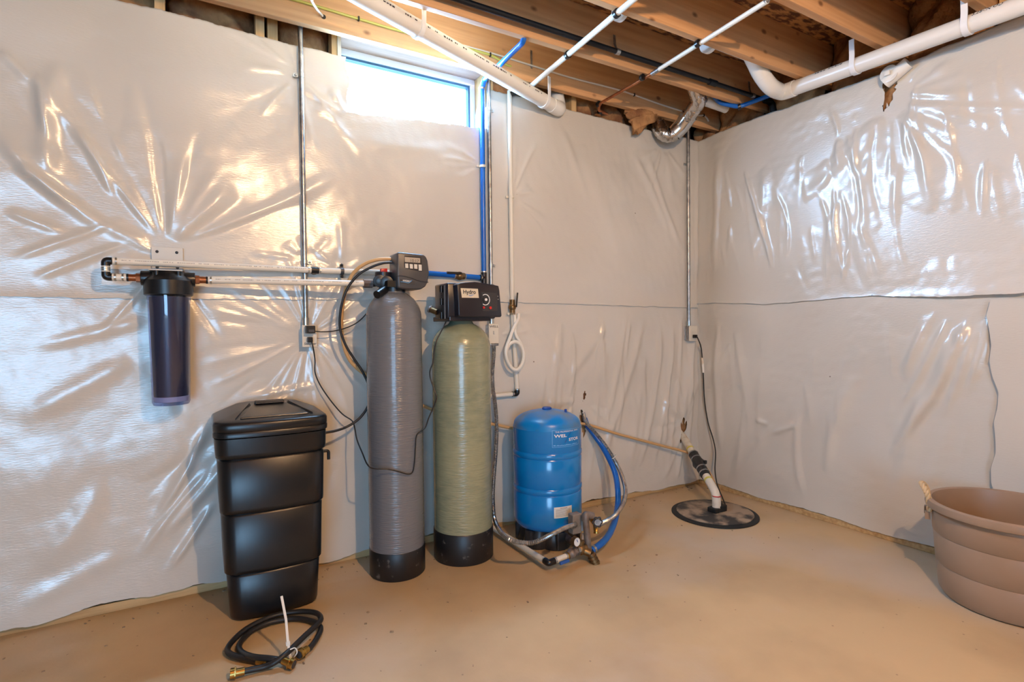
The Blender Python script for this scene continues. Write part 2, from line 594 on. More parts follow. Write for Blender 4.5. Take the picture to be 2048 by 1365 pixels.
def star(X, Z, c, n, amp, reach, rs, a0=0.0, a1=360.0, w=0.011):
    """folds running out of a point where the sheet is pinned"""
    h = np.zeros_like(X)
    for i in range(n):
        a = math.radians(a0 + (a1 - a0) * (i + rs.uniform(-0.35, 0.35)) / n)
        L = reach * rs.uniform(0.35, 1.0)
        r0 = 0.02 + 0.03 * rs.rand()
        h += fold(X, Z, c[0] + r0 * math.cos(a), c[1] + r0 * math.sin(a), c[0] + L * math.cos(a), c[1] + L * math.sin(a),
                  w * rs.uniform(0.6, 1.3), amp * rs.uniform(0.5, 1.1) * (1 if rs.rand() < 0.72 else -0.7), rs.uniform(-0.05, 0.05), 1.8)
    d = np.hypot(X - c[0], Z - c[1])
    return h * np.clip(d / 0.05, 0, 1) - 0.006 * np.exp(-(d / 0.12) ** 2)


def ripples(X, Z, rs, n, lmin, lmax, amp):
    h = np.zeros_like(X)
    for i in range(n):
        a, l = rs.uniform(0, math.pi), rs.uniform(lmin, lmax)
        h += np.sin((X * math.cos(a) + Z * math.sin(a)) * 2 * math.pi / l + rs.uniform(0, 6.3))
    return h * amp / math.sqrt(n)


def axis(edge, fine_to, far, step):
    n = int(round((edge - fine_to) / step))
    fine = np.linspace(fine_to, edge, n + 1)
    return np.concatenate([np.linspace(far, fine_to, 14)[:-1], fine])


def relief_back(X, Z):
    rs = np.random.RandomState(3)
    h = ripples(X, Z, rs, 10, 0.28, 0.7, 0.0035) + ripples(X, Z, rs, 18, 0.05, 0.14, 0.0004)
    h += 0.008 * np.abs(np.sin(math.pi * (X + 2.965) / 0.61)) ** 1.5
    P = lambda px, py: (A(px, py).x, A(px, py).z)
    h += star(X, Z, P(335, 500), 17, 0.012, 1.0, rs, 22, 168, 0.013)        # filter bracket, upwards
    h += star(X, Z, P(335, 520), 10, 0.008, 0.55, rs, 160, 400, 0.010)
    h += star(X, Z, P(616, 672), 44, 0.0055, 0.62, rs, 0, 360, 0.0065)         # outlet box
    h += star(X, Z, P(600, 150), 9, 0.005, 0.55, rs, 120, 330, 0.008)
    h += star(X, Z, P(612, 522), 8, 0.004, 0.30, rs)
    h += star(X, Z, P(683, 545), 8, 0.005, 0.30, rs, 0, 360)
    h += star(X, Z, P(1022, 395), 9, 0.006, 0.42, rs, -60, 120, 0.008)
    h += star(X, Z, P(965, 332), 7, 0.004, 0.34, rs, 140, 230, 0.008)
    h += star(X, Z, P(985, 670), 12, 0.006, 0.36, rs, 0, 360, 0.007)
    h += star(X, Z, P(1026, 628), 10, 0.006, 0.30, rs)
    h += star(X, Z, P(1166, 800), 9, 0.006, 0.5, rs, 180, 360, 0.012)
    h += star(X, Z, P(1366, 845), 9, 0.008, 0.5, rs, 60, 290, 0.012)
    h += star(X, Z, P(700, 245), 5, 0.007, 0.45, rs, 120, 175, 0.014)
    h += star(X, Z, P(1325, 290), 8, 0.006, 0.5, rs, 200, 330, 0.012)
    for i in range(34):                                    # hanging folds between the green tank and the corner
        u0 = rs.uniform(-1.45, -0.06)
        z0 = rs.uniform(0.75, 1.30)
        L = rs.uniform(0.3, 0.9)
        h += fold(X, Z, u0, z0, u0 + rs.uniform(-.16, .03) * L - 0.01, max(z0 - L, 0.08), rs.uniform(0.010, 0.024), rs.uniform(0.004, 0.010), rs.uniform(-.06, .08), 0.6)
    for px0, py0, px1, py1, w, a, c in [
            (30, 330, 150, 420, .020, .014, .05), (0, 270, 230, 460, .026, .020, -.06), (120, 120, 108, 400, .035, .018, -.04), (75, 140, 100, 290, .016, .010, 0),
            (10, 420, 140, 470, .016, .010, 0), (150, 250, 235, 420, .018, .012, .04), (200, 60, 215, 320, .05, -.012, .05), (60, 560, 270, 480, .015, .008, 0),
            (20, 520, 250, 440, .015, .008, 0), (0, 100, 80, 180, .02, .01, 0),
            (560, 760, 280, 1120, .024, .016, .04), (520, 820, 250, 1010, .03, -.010, 0), (420, 840, 300, 1060, .020, .014, .03), (430, 930, 270, 1130, .018, .012, -.03),
            (430, 1000, 330, 1150, .016, .012, .02), (600, 780, 400, 900, .018, .011, 0), (640, 770, 470, 800, .015, .008, 0), (300, 640, 60, 700, .025, .007, 0),
            (270, 720, 30, 850, .04, .010, 0), (220, 960, 60, 1160, .05, .010, .04), (260, 1100, 20, 1230, .04, .008, 0),
            (1290, 625, 1180, 960, .030, .012, .03), (1320, 640, 1270, 960, .024, .014, .05), (1345, 640, 1300, 960, .020, .012, .03), (1250, 620, 1190, 900, .022, .009, .04),
            (1385, 650, 1372, 830, .018, .016, .02), (1360, 900, 1352, 960, .016, .010, 0), (1220, 640, 1120, 780, .03, .008, 0), (1150, 290, 1250, 560, .06, .007, .04),
            (1290, 300, 1370, 520, .025, .009, -.03), (1260, 300, 1340, 480, .025, .008, .03), (1120, 250, 1180, 420, .03, .006, 0), (1392, 300, 1390, 600, .015, .010, .0),
            (1060, 640, 1160, 800, .03, .006, .03), (690, 760, 660, 1060, .04, .008, .03), (690, 290, 930, 310, .05, .006, .02), (640, 330, 940, 350, .07, .005, 0)]:
        p, q = P(px0, py0), P(px1, py1)
        h += fold(X, Z, p[0], p[1], q[0], q[1], w, a, c)
    return h


def relief_right(U, Z):
    rs = np.random.RandomState(8)
    h = ripples(U, Z, rs, 10, 0.3, 0.7, 0.005) + ripples(U, Z, rs, 18, 0.05, 0.14, 0.0006)
    P = lambda px, py: (-B(px, py).y, B(px, py).z)
    c = P(1785, 205)
    h += star(U, Z, c, 15, 0.010, 0.85, rs, 205, 345, 0.013)
    h += star(U, Z, P(1800, 190), 7, 0.008, 0.4, rs, -20, 60, 0.012)
    for i in range(84):                                    # hanging wrinkles of the upper sheet
        u0 = 0.10 + 2.2 * rs.rand() ** 0.8
        z0 = rs.uniform(1.75, 2.48)
        L = rs.uniform(0.25, 0.85)
        lean = rs.uniform(-0.08, 0.20)
        k = 0.45 + 0.55 * math.exp(-((u0 - 1.15) / 0.55) ** 2)
        h += fold(U, Z, u0, z0, u0 + lean * L + 0.03, max(z0 - L, 1.36), rs.uniform(0.008, 0.017), k * rs.uniform(0.003, 0.009) * (1 if rs.rand() < .75 else -.8), rs.uniform(-.12, .12), 0.6)
    for i in range(26):                                    # folds of the lower sheet
        u0 = 0.05 + 1.7 * rs.rand()
        z0 = rs.uniform(0.6, 1.30)
        L = rs.uniform(0.25, 0.8)
        h += fold(U, Z, u0, z0, u0 + rs.uniform(-.15, .08), max(z0 - L, 0.06), rs.uniform(0.015, 0.03), rs.uniform(0.003, 0.009), rs.uniform(-.08, .08), 0.6)
    for px0, py0, px1, py1, w, a, cc in [
            (1905, 620, 1790, 830, .020, .016, .03), (1945, 620, 1810, 880, .022, .018, .04), (1925, 640, 1750, 960, .024, .012, .03), (1965, 640, 1880, 850, .020, .012, .02),
            (1985, 620, 1930, 800, .018, .014, .03), (1880, 610, 1800, 760, .018, .010, .0), (1720, 740, 1650, 980, .035, .012, -.05), (1480, 310, 1555, 575, .014, .014, .02),
            (1530, 330, 1500, 560, .03, .008, .05), (1440, 300, 1430, 590, .03, .012, 0), (1465, 640, 1500, 900, .03, .010, .04), (1440, 620, 1450, 960, .028, .012, -.03),
            (1560, 840, 1470, 960, .03, .008, 0), (1600, 850, 1540, 870, .015, .01, 0), (1540, 850, 1510, 840, .015, .01, 0)]:
        p, q = P(px0, py0), P(px1, py1)
        h += fold(U, Z, p[0], p[1], q[0], q[1], w, a, cc)
    h += 0.012 * np.exp(-((U - 0.02) / 0.05) ** 2)
    return h


def sheet_grid(name, parent, us, z_lo, z_hi, nz, relief, place, base, holes=None, lip=False, edge_amp=0.006, seed=0, flare=None):
    """one length of plastic: us along the wall, z_lo/z_hi functions of u"""
    rs = np.random.RandomState(seed)
    nu = len(us)
    top = np.array([z_hi(u) for u in us]) + np.convolve(rs.randn(nu + 8), np.ones(9) / 9, 'valid')[:nu] * edge_amp
    bot = np.array([z_lo(u) for u in us]) + np.convolve(rs.randn(nu + 8), np.ones(9) / 9, 'valid')[:nu] * edge_amp
    T = np.linspace(0, 1, nz)
    U = np.repeat(us[None, :], nz, 0)
    Z = bot[None, :] * (1 - T[:, None]) + top[None, :] * T[:, None]
    if holes is not None:
        U0, Z0 = U, Z
        U, Z = holes.snap(U, Z)
    H = relief(U, Z)
    H = np.maximum(H, -0.001) + base
    if flare is not None:
        H += flare(U, Z, bot, top)
    P = place(U, Z, H).reshape(-1, 3)
    idx = np.arange(nu * nz).reshape(nz, nu)
    quads = np.stack([idx[:-1, :-1], idx[:-1, 1:], idx[1:, 1:], idx[1:, :-1]], -1).reshape(-1, 4)
    if holes is not None:
        cu = (U[:-1, :-1] + U[1:, 1:] + U[1:, :-1] + U[:-1, 1:]).ravel() / 4
        cz = (Z[:-1, :-1] + Z[1:, 1:] + Z[1:, :-1] + Z[:-1, 1:]).ravel() / 4
        quads = quads[~holes(cu, cz)]
    if lip:                                                   # the edge folded back over the top plate
        P2 = place(us[None, :], top[None, :] - 0.003, np.full((1, nu), -0.045)).reshape(-1, 3)
        P3 = place(us[None, :], top[None, :] + 0.001, np.full((1, nu), 0.002)).reshape(-1, 3)
        n0 = len(P)
        P = np.concatenate([P, P3, P2])
        a, b, c = idx[-1], n0 + np.arange(nu), n0 + nu + np.arange(nu)
        q2 = np.concatenate([np.stack([a[:-1], a[1:], b[1:], b[:-1]], -1), np.stack([b[:-1], b[1:], c[1:], c[:-1]], -1)])
        if holes is not None:
            um = (us[:-1] + us[1:]) / 2
            keep = ~holes(um, np.full_like(um, 2.5))
            q2 = q2[np.concatenate([keep, keep])]
        quads = np.concatenate([quads, q2])
    me = bpy.data.meshes.new(name)
    me.from_pydata(P.tolist(), [], quads.tolist())
    me.shade_smooth()
    me.materials.append(MAT['sheet'])
    o = bpy.data.objects.new(name, me)
    COL.objects.link(o)
    o.parent = parent
    o.matrix_parent_inverse = Matrix.Translation(-ORG[parent.name])
    ORG[o.name] = ORG[parent.name]
    return o


place_back = lambda U, Z, H: np.stack([U + 0 * Z, -H + 0 * Z, Z + 0 * U], -1)
place_right = lambda U, Z, H: np.stack([-H + 0 * Z, -U + 0 * Z, Z + 0 * U], -1)
HOLE_A, HOLE_B, HOLE_C = A(1165, 846), A(1363, 858), B(1780, 178)


class Tears:
    """torn holes in a sheet: leaning ellipses with ragged outlines, and (optionally) the window cut-out"""

    def __init__(self, ell, window=False):
        self.ell, self.window = ell, window

    def level(self, e, u, z):
        cu_, cz_, ru, rz, lean = e
        du, dz = (u - cu_ - lean * (z - cz_)) / ru, (z - cz_) / rz
        th = np.arctan2(dz, du)
        return (du * du + dz * dz) / (1 + 0.22 * np.sin(3 * th + 1) + 0.16 * np.sin(5 * th) + 0.10 * np.sin(9 * th + 2)) ** 2

    def edge_l(self, z):
        return -2.572 + 0.008 * np.sin(z * 21 + 1.0) + 0.005 * np.sin(z * 47)

    def edge_r(self, z):
        return -1.765 + 0.005 * np.sin(z * 33)

    def edge_b(self, u):
        return 2.285 + 0.072 * (u + 2.55) + 0.003 * np.sin(u * 31) + 0.002 * np.sin(u * 71)

    def snap(self, U, Z):
        U, Z = U.copy(), Z.copy()
        for e in self.ell:
            q = self.level(e, U, Z)
            m = (q > 0.42) & (q < 1.0)
            k = 1 / np.sqrt(q[m])
            dz = Z[m] - e[1]
            du = U[m] - e[0] - e[4] * dz
            Z[m] = e[1] + dz * k
            U[m] = e[0] + e[4] * dz * k + du * k
        if self.window:
            hi = Z > 2.28
            for ed in (self.edge_l(Z), self.edge_r(Z)):
                m = hi & (np.abs(U - ed) <= 0.0042)
                U[m] = ed[m]
            eb = self.edge_b(U)
            m = (U > -2.58) & (U < -1.76) & (np.abs(Z - eb) <= 0.0042)
            Z[m] = eb[m]
        return U, Z

    def __call__(self, u, z):
        r = np.zeros(u.shape, bool)
        for e in self.ell:
            r |= self.level(e, u, z) < 0.80
        if self.window:
            r |= (u > self.edge_l(z)) & (u < self.edge_r(z)) & (z > self.edge_b(u))
        return r


holes_back = Tears([(HOLE_A.x, HOLE_A.z, 0.020, 0.085, -0.10), (HOLE_B.x, HOLE_B.z, 0.030, 0.085, 0.12), (A(1168, 792).x, A(1168, 792).z, 0.009, 0.03, 0.2)], True)
holes_right = Tears([(-HOLE_C.y, HOLE_C.z - 0.01, 0.030, 0.085, 0.05)])


xs = axis(-0.004, -4.4, XL, 0.008)
us = axis(0.0, -2.7, YN, 0.009)[::-1] * -1.0
seam = 0.012
sheet_grid('lower_sheet', wall_back, xs, lambda u: 0.034 + 0.012 * math.sin(u * 5) + 0.006 * math.sin(u * 17), lambda u: 1.375, 168, relief_back, place_back, 0.006, holes_back, seed=1)
flare_up = lambda U, Z, b, t: 0.005 + 0.006 * np.exp(-(Z - b[None, :]) / 0.03)
sheet_grid('upper_sheet', wall_back, xs, lambda u: 1.333 - 0.008 * math.cos(u * 1.6), lambda u: 2.563 + 0.006 * math.sin(u * 3), 160, relief_back, place_back, 0.006, holes_back, True, seed=2, flare=flare_up)
sheet_grid('lower_sheet', wall_right, us, lambda u: 0.036 + 0.006 * math.sin(u * 9), lambda u: 1.375, 150, relief_right, place_right, 0.006, None, seed=3)
flare_r = lambda U, Z, b, t: 0.005 + (0.006 + 0.018 * np.clip((U - 1.2) / 0.5, 0, 1)) * np.exp(-(Z - b[None, :]) / 0.035)
sheet_grid('upper_sheet', wall_right, us, lambda u: 1.346 - 0.012 * u + 0.010 * math.sin(u * 6 + 1), lambda u: 2.556 + 0.010 * math.sin(u * 4.1), 138, relief_right, place_right, 0.006, holes_right, True, seed=4, flare=flare_r)
# narrow flap of the next length of plastic, further along the right wall
mbf = MB()
fr0 = B(1998, 600), B(2010, 1000)
rr = []
for t in np.linspace(0, 1, 14):
    p = fr0[0].lerp(fr0[1], t)
    w = 0.012 * math.sin(t * 9) + 0.010 * math.sin(t * 23)
    rr.append([V(-0.034, p.y + 0.02 + w, p.z), V(-0.030, p.y - 0.05 + 0.3 * w, p.z), V(-0.018, p.y - 0.13, p.z), V(-0.016, -2.7, p.z)])
mbf.loft(rr, False, False, False).build('lower_sheet', 'sheet', wall_right)

# bottom plates, studs, insulation behind the plastic
MB().box((XL, 0.0, 0), (0.0, 0.085, 0.038)).build('bottom_plate', 'plate_wood', wall_back, 0, bevel=0.003)
MB().box((-0.0, YN, 0), (0.085, 0.0, 0.038)).build('bottom_plate', 'plate_wood', wall_right, 0, bevel=0.003)
for sx in (-3.36, -2.965, -2.62, -1.745, -1.14, -0.53):
    MB().box((sx - 0.019, 0.006, 0.04), (sx + 0.019, 0.09, 2.72)).build('stud', 'stud_wood', wall_back, 0)
MB().box((-2.93, 0.03, 2.5), (-2.885, 0.10, 2.72)).build('stud', 'stud_wood', wall_back, 0)
for sy, sz in ((-0.62, 2.54), (-1.23, 2.54), (-1.76, 2.70)):
    MB().box((0.006, sy - 0.019, 0.04), (0.09, sy + 0.019, sz)).build('stud', 'stud_wood', wall_right, 0)


def batt(name, parent, origin, du, dv, dn, nu, nv, amp, seed):
    """lumpy slab of glass wool: origin corner, two edge vectors, normal"""
    rs = np.random.RandomState(seed)
    origin, du, dv, dn = Vector(origin), Vector(du), Vector(dv), Vector(dn)
    ph = [(rs.uniform(2, 16), rs.uniform(2, 16), rs.uniform(0, 6.3)) for _ in range(9)]
    mb = MB()
    rings = []
    for j in range(nv + 1):
        row = []
        for i in range(nu + 1):
            u, v = i / nu, j / nv
            h = sum(math.sin(a * u * du.length * 4 + b * v * dv.length * 4 + c) for a, b, c in ph) / 4.0
            e = min(1, 6 * min(u, 1 - u)) ** 0.5
            row.append(origin + du * u + dv * v + dn * (amp * h + 0.04 * e))
        rings.append(row)
    mb.loft(rings, False, False, False)
    return mb.build(name, 'insulation', parent, 60)


k = 0
for x0, x1 in ((-4.6, -4.0), (-3.98, -3.38), (-3.34, -2.985), (-2.88, -2.64), (-1.72, -1.46), (-1.45, -1.16), (-1.12, -0.85), (-0.84, -0.55), (-0.51, -0.02)):
    k += 1
    batt('insulation_batt', wall_back, (x0, 0.10, 2.42), (x1 - x0, 0, 0), (0, 0, 0.465), (0, -1, 0), 26, 18, 0.022, k)
for j in range(6):
    y1 = -0.056 - 0.4085 * (j - 1) - 0.045
    y0 = y1 - 0.365
    batt('insulation_batt', wall_right, (0.12, y0, 2.42), (0, min(y1, 0.12) - y0, 0), (0, 0, 0.465), (-1, 0, 0), 18, 20, 0.026, 40 + j)
batt('insulation_batt', wall_back, (HOLE_A.x - 0.12, 0.055, HOLE_A.z - 0.18), (0.24, 0, 0), (0, 0, 0.50), (0, -1, 0), 14, 22, 0.008, 61)
batt('insulation_batt', wall_back, (HOLE_B.x - 0.12, 0.055, HOLE_B.z - 0.18), (0.24, 0, 0), (0, 0, 0.36), (0, -1, 0), 14, 18, 0.008, 62)
batt('insulation_batt', wall_right, (0.06, HOLE_C.y - 0.06, HOLE_C.z - 0.15), (0, 0.12, 0), (0, 0, 0.24), (-1, 0, 0), 10, 14, 0.010, 63)

# ---- ceiling: subfloor and joists
ceiling = struct(MB().box((XL - 0.3, YN - 0.3, OSB_Z), (0.45, 0.40, OSB_Z + 0.05)).build('ceiling', 'osb', smooth=0))
for j in range(17):
    y1 = -0.056 - 0.4085 * j
    MB().box((XL, y1 - 0.038, JZ), (0.24, y1, OSB_Z)).build('joist', 'joist_wood', ceiling, 0, bevel=0.003)

# ---- window
window = struct(MB().box((WX0, 0.125, WZ1 - 0.036), (WX1, 0.185, WZ1)).box((WX0, 0.125, WZ0), (WX1, 0.185, WZ0 + 0.036))
                .box((WX0, 0.125, WZ0 + 0.036), (WX0 + 0.03, 0.185, WZ1 - 0.036)).box((WX1 - 0.03, 0.125, WZ0 + 0.036), (WX1, 0.185, WZ1 - 0.036)).build('window_1', 'vinyl_frame', None, 0, bevel=0.003))
s0, s1, t0, t1 = WX0 + 0.03, WX1 - 0.03, WZ0 + 0.036, WZ1 - 0.036
MB().box((s0, 0.135, t1 - 0.012), (s1, 0.17, t1)).box((s0, 0.135, t0), (s1, 0.17, t0 + 0.012)).box((s0, 0.135, t0 + 0.012), (s0 + 0.010, 0.17, t1 - 0.012)).box((s1 - 0.010, 0.135, t0 + 0.012), (s1, 0.17, t1 - 0.012)).build('sash', 'gasket', window, 0)
MB().box((s0 + 0.01, 0.150, t0 + 0.012), (s1 - 0.01, 0.154, t1 - 0.012)).build('pane', 'window_glass', window, 0)
MB().box((WX0 - 0.03, 0.0, WZ1), (WX1 + 0.03, 0.20, WZ1 + 0.12)).build('header', 'header_wood', window, 0, bevel=0.002)
MB().box((WX0 - 0.01, -0.004, WZ0 - 0.012), (WX1 + 0.02, 0.14, WZ0 + 0.004)).build('sill', 'sheet', window, 0)
MB().box((WX0 - 0.012, 0.0, WZ0), (WX0 + 0.006, 0.13, WZ1)).build('jamb_liner', 'sheet', window, 0)
# crumpled plastic lining of the right jamb, torn at its upper edge
rr = []
for i, t in enumerate(np.linspace(0, 1, 10)):
    z = WZ0 - 0.004 + t * (0.30 + 0.03 * math.sin(i * 2.1))
    rr.append([V(WX1 + 0.035, -0.012, z + 0.02 * t), V(WX1 + 0.012 + 0.005 * math.sin(i), -0.008, z), V(WX1 - 0.004 + 0.006 * math.sin(i * 1.7), 0.05, z - 0.02 * t), V(WX1 - 0.006, 0.12, z - 0.11 * t)])
MB().loft(rr, False, False, False).build('jamb_liner', 'sheet', window)
MB().box((WX1 + 0.002, 0.0, WZ0 + 0.2), (WX1 + 0.03, 0.13, WZ1)).build('jamb', 'stud_wood', window, 0)
# ================================================================== helpers for pipework
def proj(p):
    d = Vector(p) - CAM
    z = d.dot(_f)
    return 1024 + FL * d.dot(_r) / z, 682.5 - FL * d.dot(_u) / z


def along(p0, p1, px):
    """the point of the straight run p0-p1 that shows at image column px"""
    p0, p1 = Vector(p0), Vector(p1)
    a, b = -0.5, 1.5
    s = 1 if proj(p0)[0] < proj(p1)[0] else -1
    for _ in range(40):
        m = (a + b) / 2
        if (proj(p0.lerp(p1, m))[0] - px) * s < 0:
            a = m
        else:
            b = m
    return p0.lerp(p1, (a + b) / 2)


def strap(mb, pts, wd, w, th):
    """flat strip along pts, wd = direction of its width"""
    P = [Vector(p) for p in pts]
    wd = Vector(wd).normalized()
    rings = []
    for i, p in enumerate(P):
        t = (P[min(i + 1, len(P) - 1)] - P[max(i - 1, 0)]).normalized()
        n = t.cross(wd).normalized()
        rings.append([p - wd * w / 2 - n * th / 2, p + wd * w / 2 - n * th / 2, p + wd * w / 2 + n * th / 2, p - wd * w / 2 + n * th / 2])
    return mb.loft(rings)


def hook(parent, p, d, r, top_z, side=1, w=0.022):
    """plastic J-hook carrying a pipe of radius r that runs along d"""
    p, d = Vector(p), Vector(d).normalized()
    s = d.cross(Vector((0, 0, 1))).normalized() * side
    u = s.cross(d)
    u = u if u.z > 0 else -u
    R = r + 0.003
    pts = [p - s * R + u * R * 0.6]
    for i in range(13):
        a = math.radians(180 + 180 * i / 12)
        pts.append(p + s * math.cos(a) * R + u * math.sin(a) * R)
    pts.append(p + s * R + u * R)
    pts.append(V((p + s * R).x, (p + s * R).y, top_z))
    return strap(MB(), pts, d, w, 0.005).build('hanger', 'hanger_white', parent, 50)


def band(parent, p, d, r, w=0.006, mat='band_steel'):
    p, d = Vector(p), Vector(d).normalized()
    return MB().cyl(p - d * w / 2, p + d * w / 2, r, n=16).build('clamp_band', mat, parent)


def clip(parent, p, d, r, foot):
    """black nail-on clip: ring round the pipe and a foot to the wood"""
    p, d = Vector(p), Vector(d).normalized()
    mb = MB().cyl(p - d * 0.009, p + d * 0.009, r + 0.0055, n=14)
    mb.bar(p, Vector(foot), 0.014, 0.018, d)
    return mb.build('clip', 'black_plastic', parent)


def print_marks(parent, p0, p1, r, side, n, size, seed, name='printed_line'):
    """a line of faint factory print along a pipe"""
    rs = random.Random(seed)
    p0, p1 = Vector(p0), Vector(p1)
    d = (p1 - p0).normalized()
    side = Vector(side)
    side = (side - d * side.dot(d)).normalized()
    w = d.cross(side)
    mb = MB()
    L = (p1 - p0).length
    t = 0.0
    while t < L:
        l = size * rs.uniform(0.4, 1.1)
        if rs.random() < 0.8:
            c = p0 + d * (t + l / 2) + side * (r + 0.0006)
            h = size * rs.uniform(0.35, 0.55)
            mb.add([c - d * l * .4 - w * h / 2, c + d * l * .4 - w * h / 2, c + d * l * .4 + w * h / 2, c - d * l * .4 + w * h / 2], [(0, 1, 2, 3)])
        t += l * 1.15 + (size * 2 if rs.random() < 0.12 else 0)
    return tag(mb.build(name, 'ink' if size > 0.01 else 'faded_ink', parent, 0), kind='stuff')


def corrugated(pts, r, pitch=0.006, depth=0.003):
    """dense path and radii of a corrugated hose"""
    P = spline(pts, 10)
    seg = [0]
    for a, b in zip(P[:-1], P[1:]):
        seg.append(seg[-1] + (b - a).length)
    n = int(seg[-1] / (pitch / 2))
    out, rad, k = [], [], 0
    for i in range(n + 1):
        s = seg[-1] * i / n
        while k < len(seg) - 2 and seg[k + 1] < s:
            k += 1
        t = (s - seg[k]) / max(seg[k + 1] - seg[k], 1e-6)
        out.append(P[k].lerp(P[k + 1], t))
        rad.append(r - (depth if i % 2 else 0))
    return out, rad


# ================================================================== CEILING PIPEWORK
# ---- large white drain crossing under the joists
a, b = F(735, 0, 2.578), F(1106, 212, 2.530)
d = (b - a).normalized()
a2 = a - d * 1.6
t = thing('drain_pipe', 'thick white drain pipe slanting under the joists above the window', 'pipe', a2)
R = 0.040
MB().cyl(a2, b, R, n=28, caps=False).build('pipe', 'pvc', t)
e = fillet([b - d * 0.02, b + d * 0.060, b + d * 0.095 + V(0, 0.035, 0.035), b + d * 0.10 + V(0, 0.07, 0.15)], 0.05, 8)
MB().tube(e, R + 0.004, 24).build('elbow', 'pvc_shiny', t)
for px in (836, 1087):
    hook(t, along(a, b, px), d, R, 2.82 if px < 900 else 2.66, side=1)
print_marks(t, a - d * 0.02, along(a, b, 1010), R, (-0.35, -1, 0.15), 60, 0.016, 3)
print_marks(t, along(a, b, 1035), along(a, b, 1075), R, (-0.35, -1, 0.15), 60, 0.014, 4)

# ---- drain along the right wall
a, b = B(1588, 177, -0.165), B(2048, 9, -0.165)
d = (b - a).normalized()
b2 = b + d * 3.2
t = thing('drain_pipe', 'white drain pipe running along the top of the right wall', 'pipe', a)
R = 0.0413
MB().cyl(a, b2, R, n=28, caps=False).build('pipe', 'pvc', t)
e = spline([a + d * 0.005, a - d * 0.040, a - d * 0.075 + V(-0.012, 0, 0.003), A(1541, 173, -0.800), A(1522, 148, -0.805), A(1510, 124, -0.81), A(1500, 104, -0.81)], 8)
MB().tube(e, R + 0.0045, 26).build('elbow', 'pvc_shiny', t)
c = A(1502, 108, -0.81)
for q in (e[2], e[20], e[31]):
    band(t, q, (e[min(e.index(q) + 1, len(e) - 1)] - q), R + 0.0052, 0.003, 'pvc')
MB().cyl(c, c + V(-2.6, 0, 0.02), R, n=24).build('branch_pipe', 'pvc', t)
for px, py in ((1440, 100), (1262, 34)):
    q = F(px, py, JZ - 0.02)
    MB().cyl(V(q.x - 0.011, -0.84, 2.682), V(q.x + 0.011, -0.84, 2.682), 0.056, n=26).build('hanger', 'hanger_white', t)
for px in (1712, 1936):
    p = along(a, b, px)
    hook(t, p, d, R, 2.66 if px > 1900 else 2.70, side=1, w=0.026)
u = V(-1, 0, 0.35).normalized()
tx = MB()
Pt, ft = fit_text('3.25-IN OD', 0.01)
c0, c1 = along(a, b, 1950), along(a, b, 2012)
L = (c1 - c0).length
for_pts = []
for uu, vv in Pt:
    ang = 0.46 + (vv * 0.021) / R
    q = c0 + d * (uu * L) + (V(-1, 0, 0) * math.cos(ang) + V(0, 0, 1) * math.sin(ang)) * (R + 0.0006)
    for_pts.append(q)
tx.add(for_pts, ft)
tag(tx.build('printed_line', 'ink', t, 0), kind='stuff')
print_marks(t, along(a, b, 1630), along(a, b, 1700), R, (-1, 0, 0.75), 20, 0.016, 6)

# ---- white supply pipe that drops down the back wall
a, b = F(1265, 0, 2.612), F(1046, 185, 2.612)
xw = b.x
t = thing('water_pipe', 'white plastic water pipe crossing the joists and dropping down beside the blue one', 'pipe', (xw, -0.04, 0.8))
d = (a - b).normalized()
top = V(xw, -0.032, 2.612)
path = fillet([a + d * 1.8, top], 0.02)
MB().tube(path, 0.0143, 14).build('pipe', 'pex_white', t)
x_low = A(1024, 560, -0.032).x
MB().cyl(V(x_low - 0.004, -0.032, 2.58), V(x_low, -0.032, A(1024, 602, -0.032).z), 0.0135, n=14).build('pipe', 'pex_white', t)
MB().tube(fillet([top + d * 0.03, top + V(-0.012, 0, 0.0), V(x_low - 0.004, -0.032, 2.56)], 0.03), 0.0165, 12).build('elbow', 'black_plastic', t)
for jy in (-0.075, -0.4835, -0.892):
    p = top + (a - top) * ((jy - top.y) / (a.y - top.y))
    clip(t, p, d, 0.0143, p + V(0, 0, 0.02))
for py in (395, 628):
    p = V(x_low, -0.032, A(1024, py, -0.03).z)
    MB().cyl(p - V(0, 0, 0.006), p + V(0, 0, 0.006), 0.017, n=14).box((p.x - 0.032, -0.03, p.z - 0.006), (p.x, -0.022, p.z + 0.006)).build('pipe_clip', 'outlet_plate', t)
# valve, lower run and elbow
v = V(x_low, -0.032, A(1024, 615, -0.032).z)
MB().cyl(v + V(0, 0, 0.045), v - V(0, 0, 0.045), 0.017, n=14).sphere(v, 0.023).build('valve', 'bronze', t)
MB().bar(v + V(0.012, -0.028, 0.0), v + V(0.018, -0.034, 0.085), 0.014, 0.006).build('valve_handle', 'black_plastic', t)
x2 = A(1034, 740, -0.032).x
zb = A(1034, 788, -0.032).z
MB().cyl(v - V(0, 0, 0.03), V(x2, -0.032, zb + 0.02), 0.0135, n=14).build('pipe', 'pex_white', t)
MB().cyl(V(x2 - 0.03, -0.032, zb), V(x2 - 0.42, -0.032, zb - 0.004), 0.0135, n=14).build('pipe', 'pex_white', t)
MB().tube(fillet([V(x2, -0.032, zb + 0.03), V(x2, -0.032, zb), V(x2 - 0.035, -0.032, zb)], 0.012), 0.016, 12).build('elbow', 'black_plastic', t)
band(t, V(x2, -0.032, zb + 0.026), (0, 0, 1), 0.0165)
band(t, V(x2 - 0.03, -0.032, zb), (1, 0, 0), 0.0165)

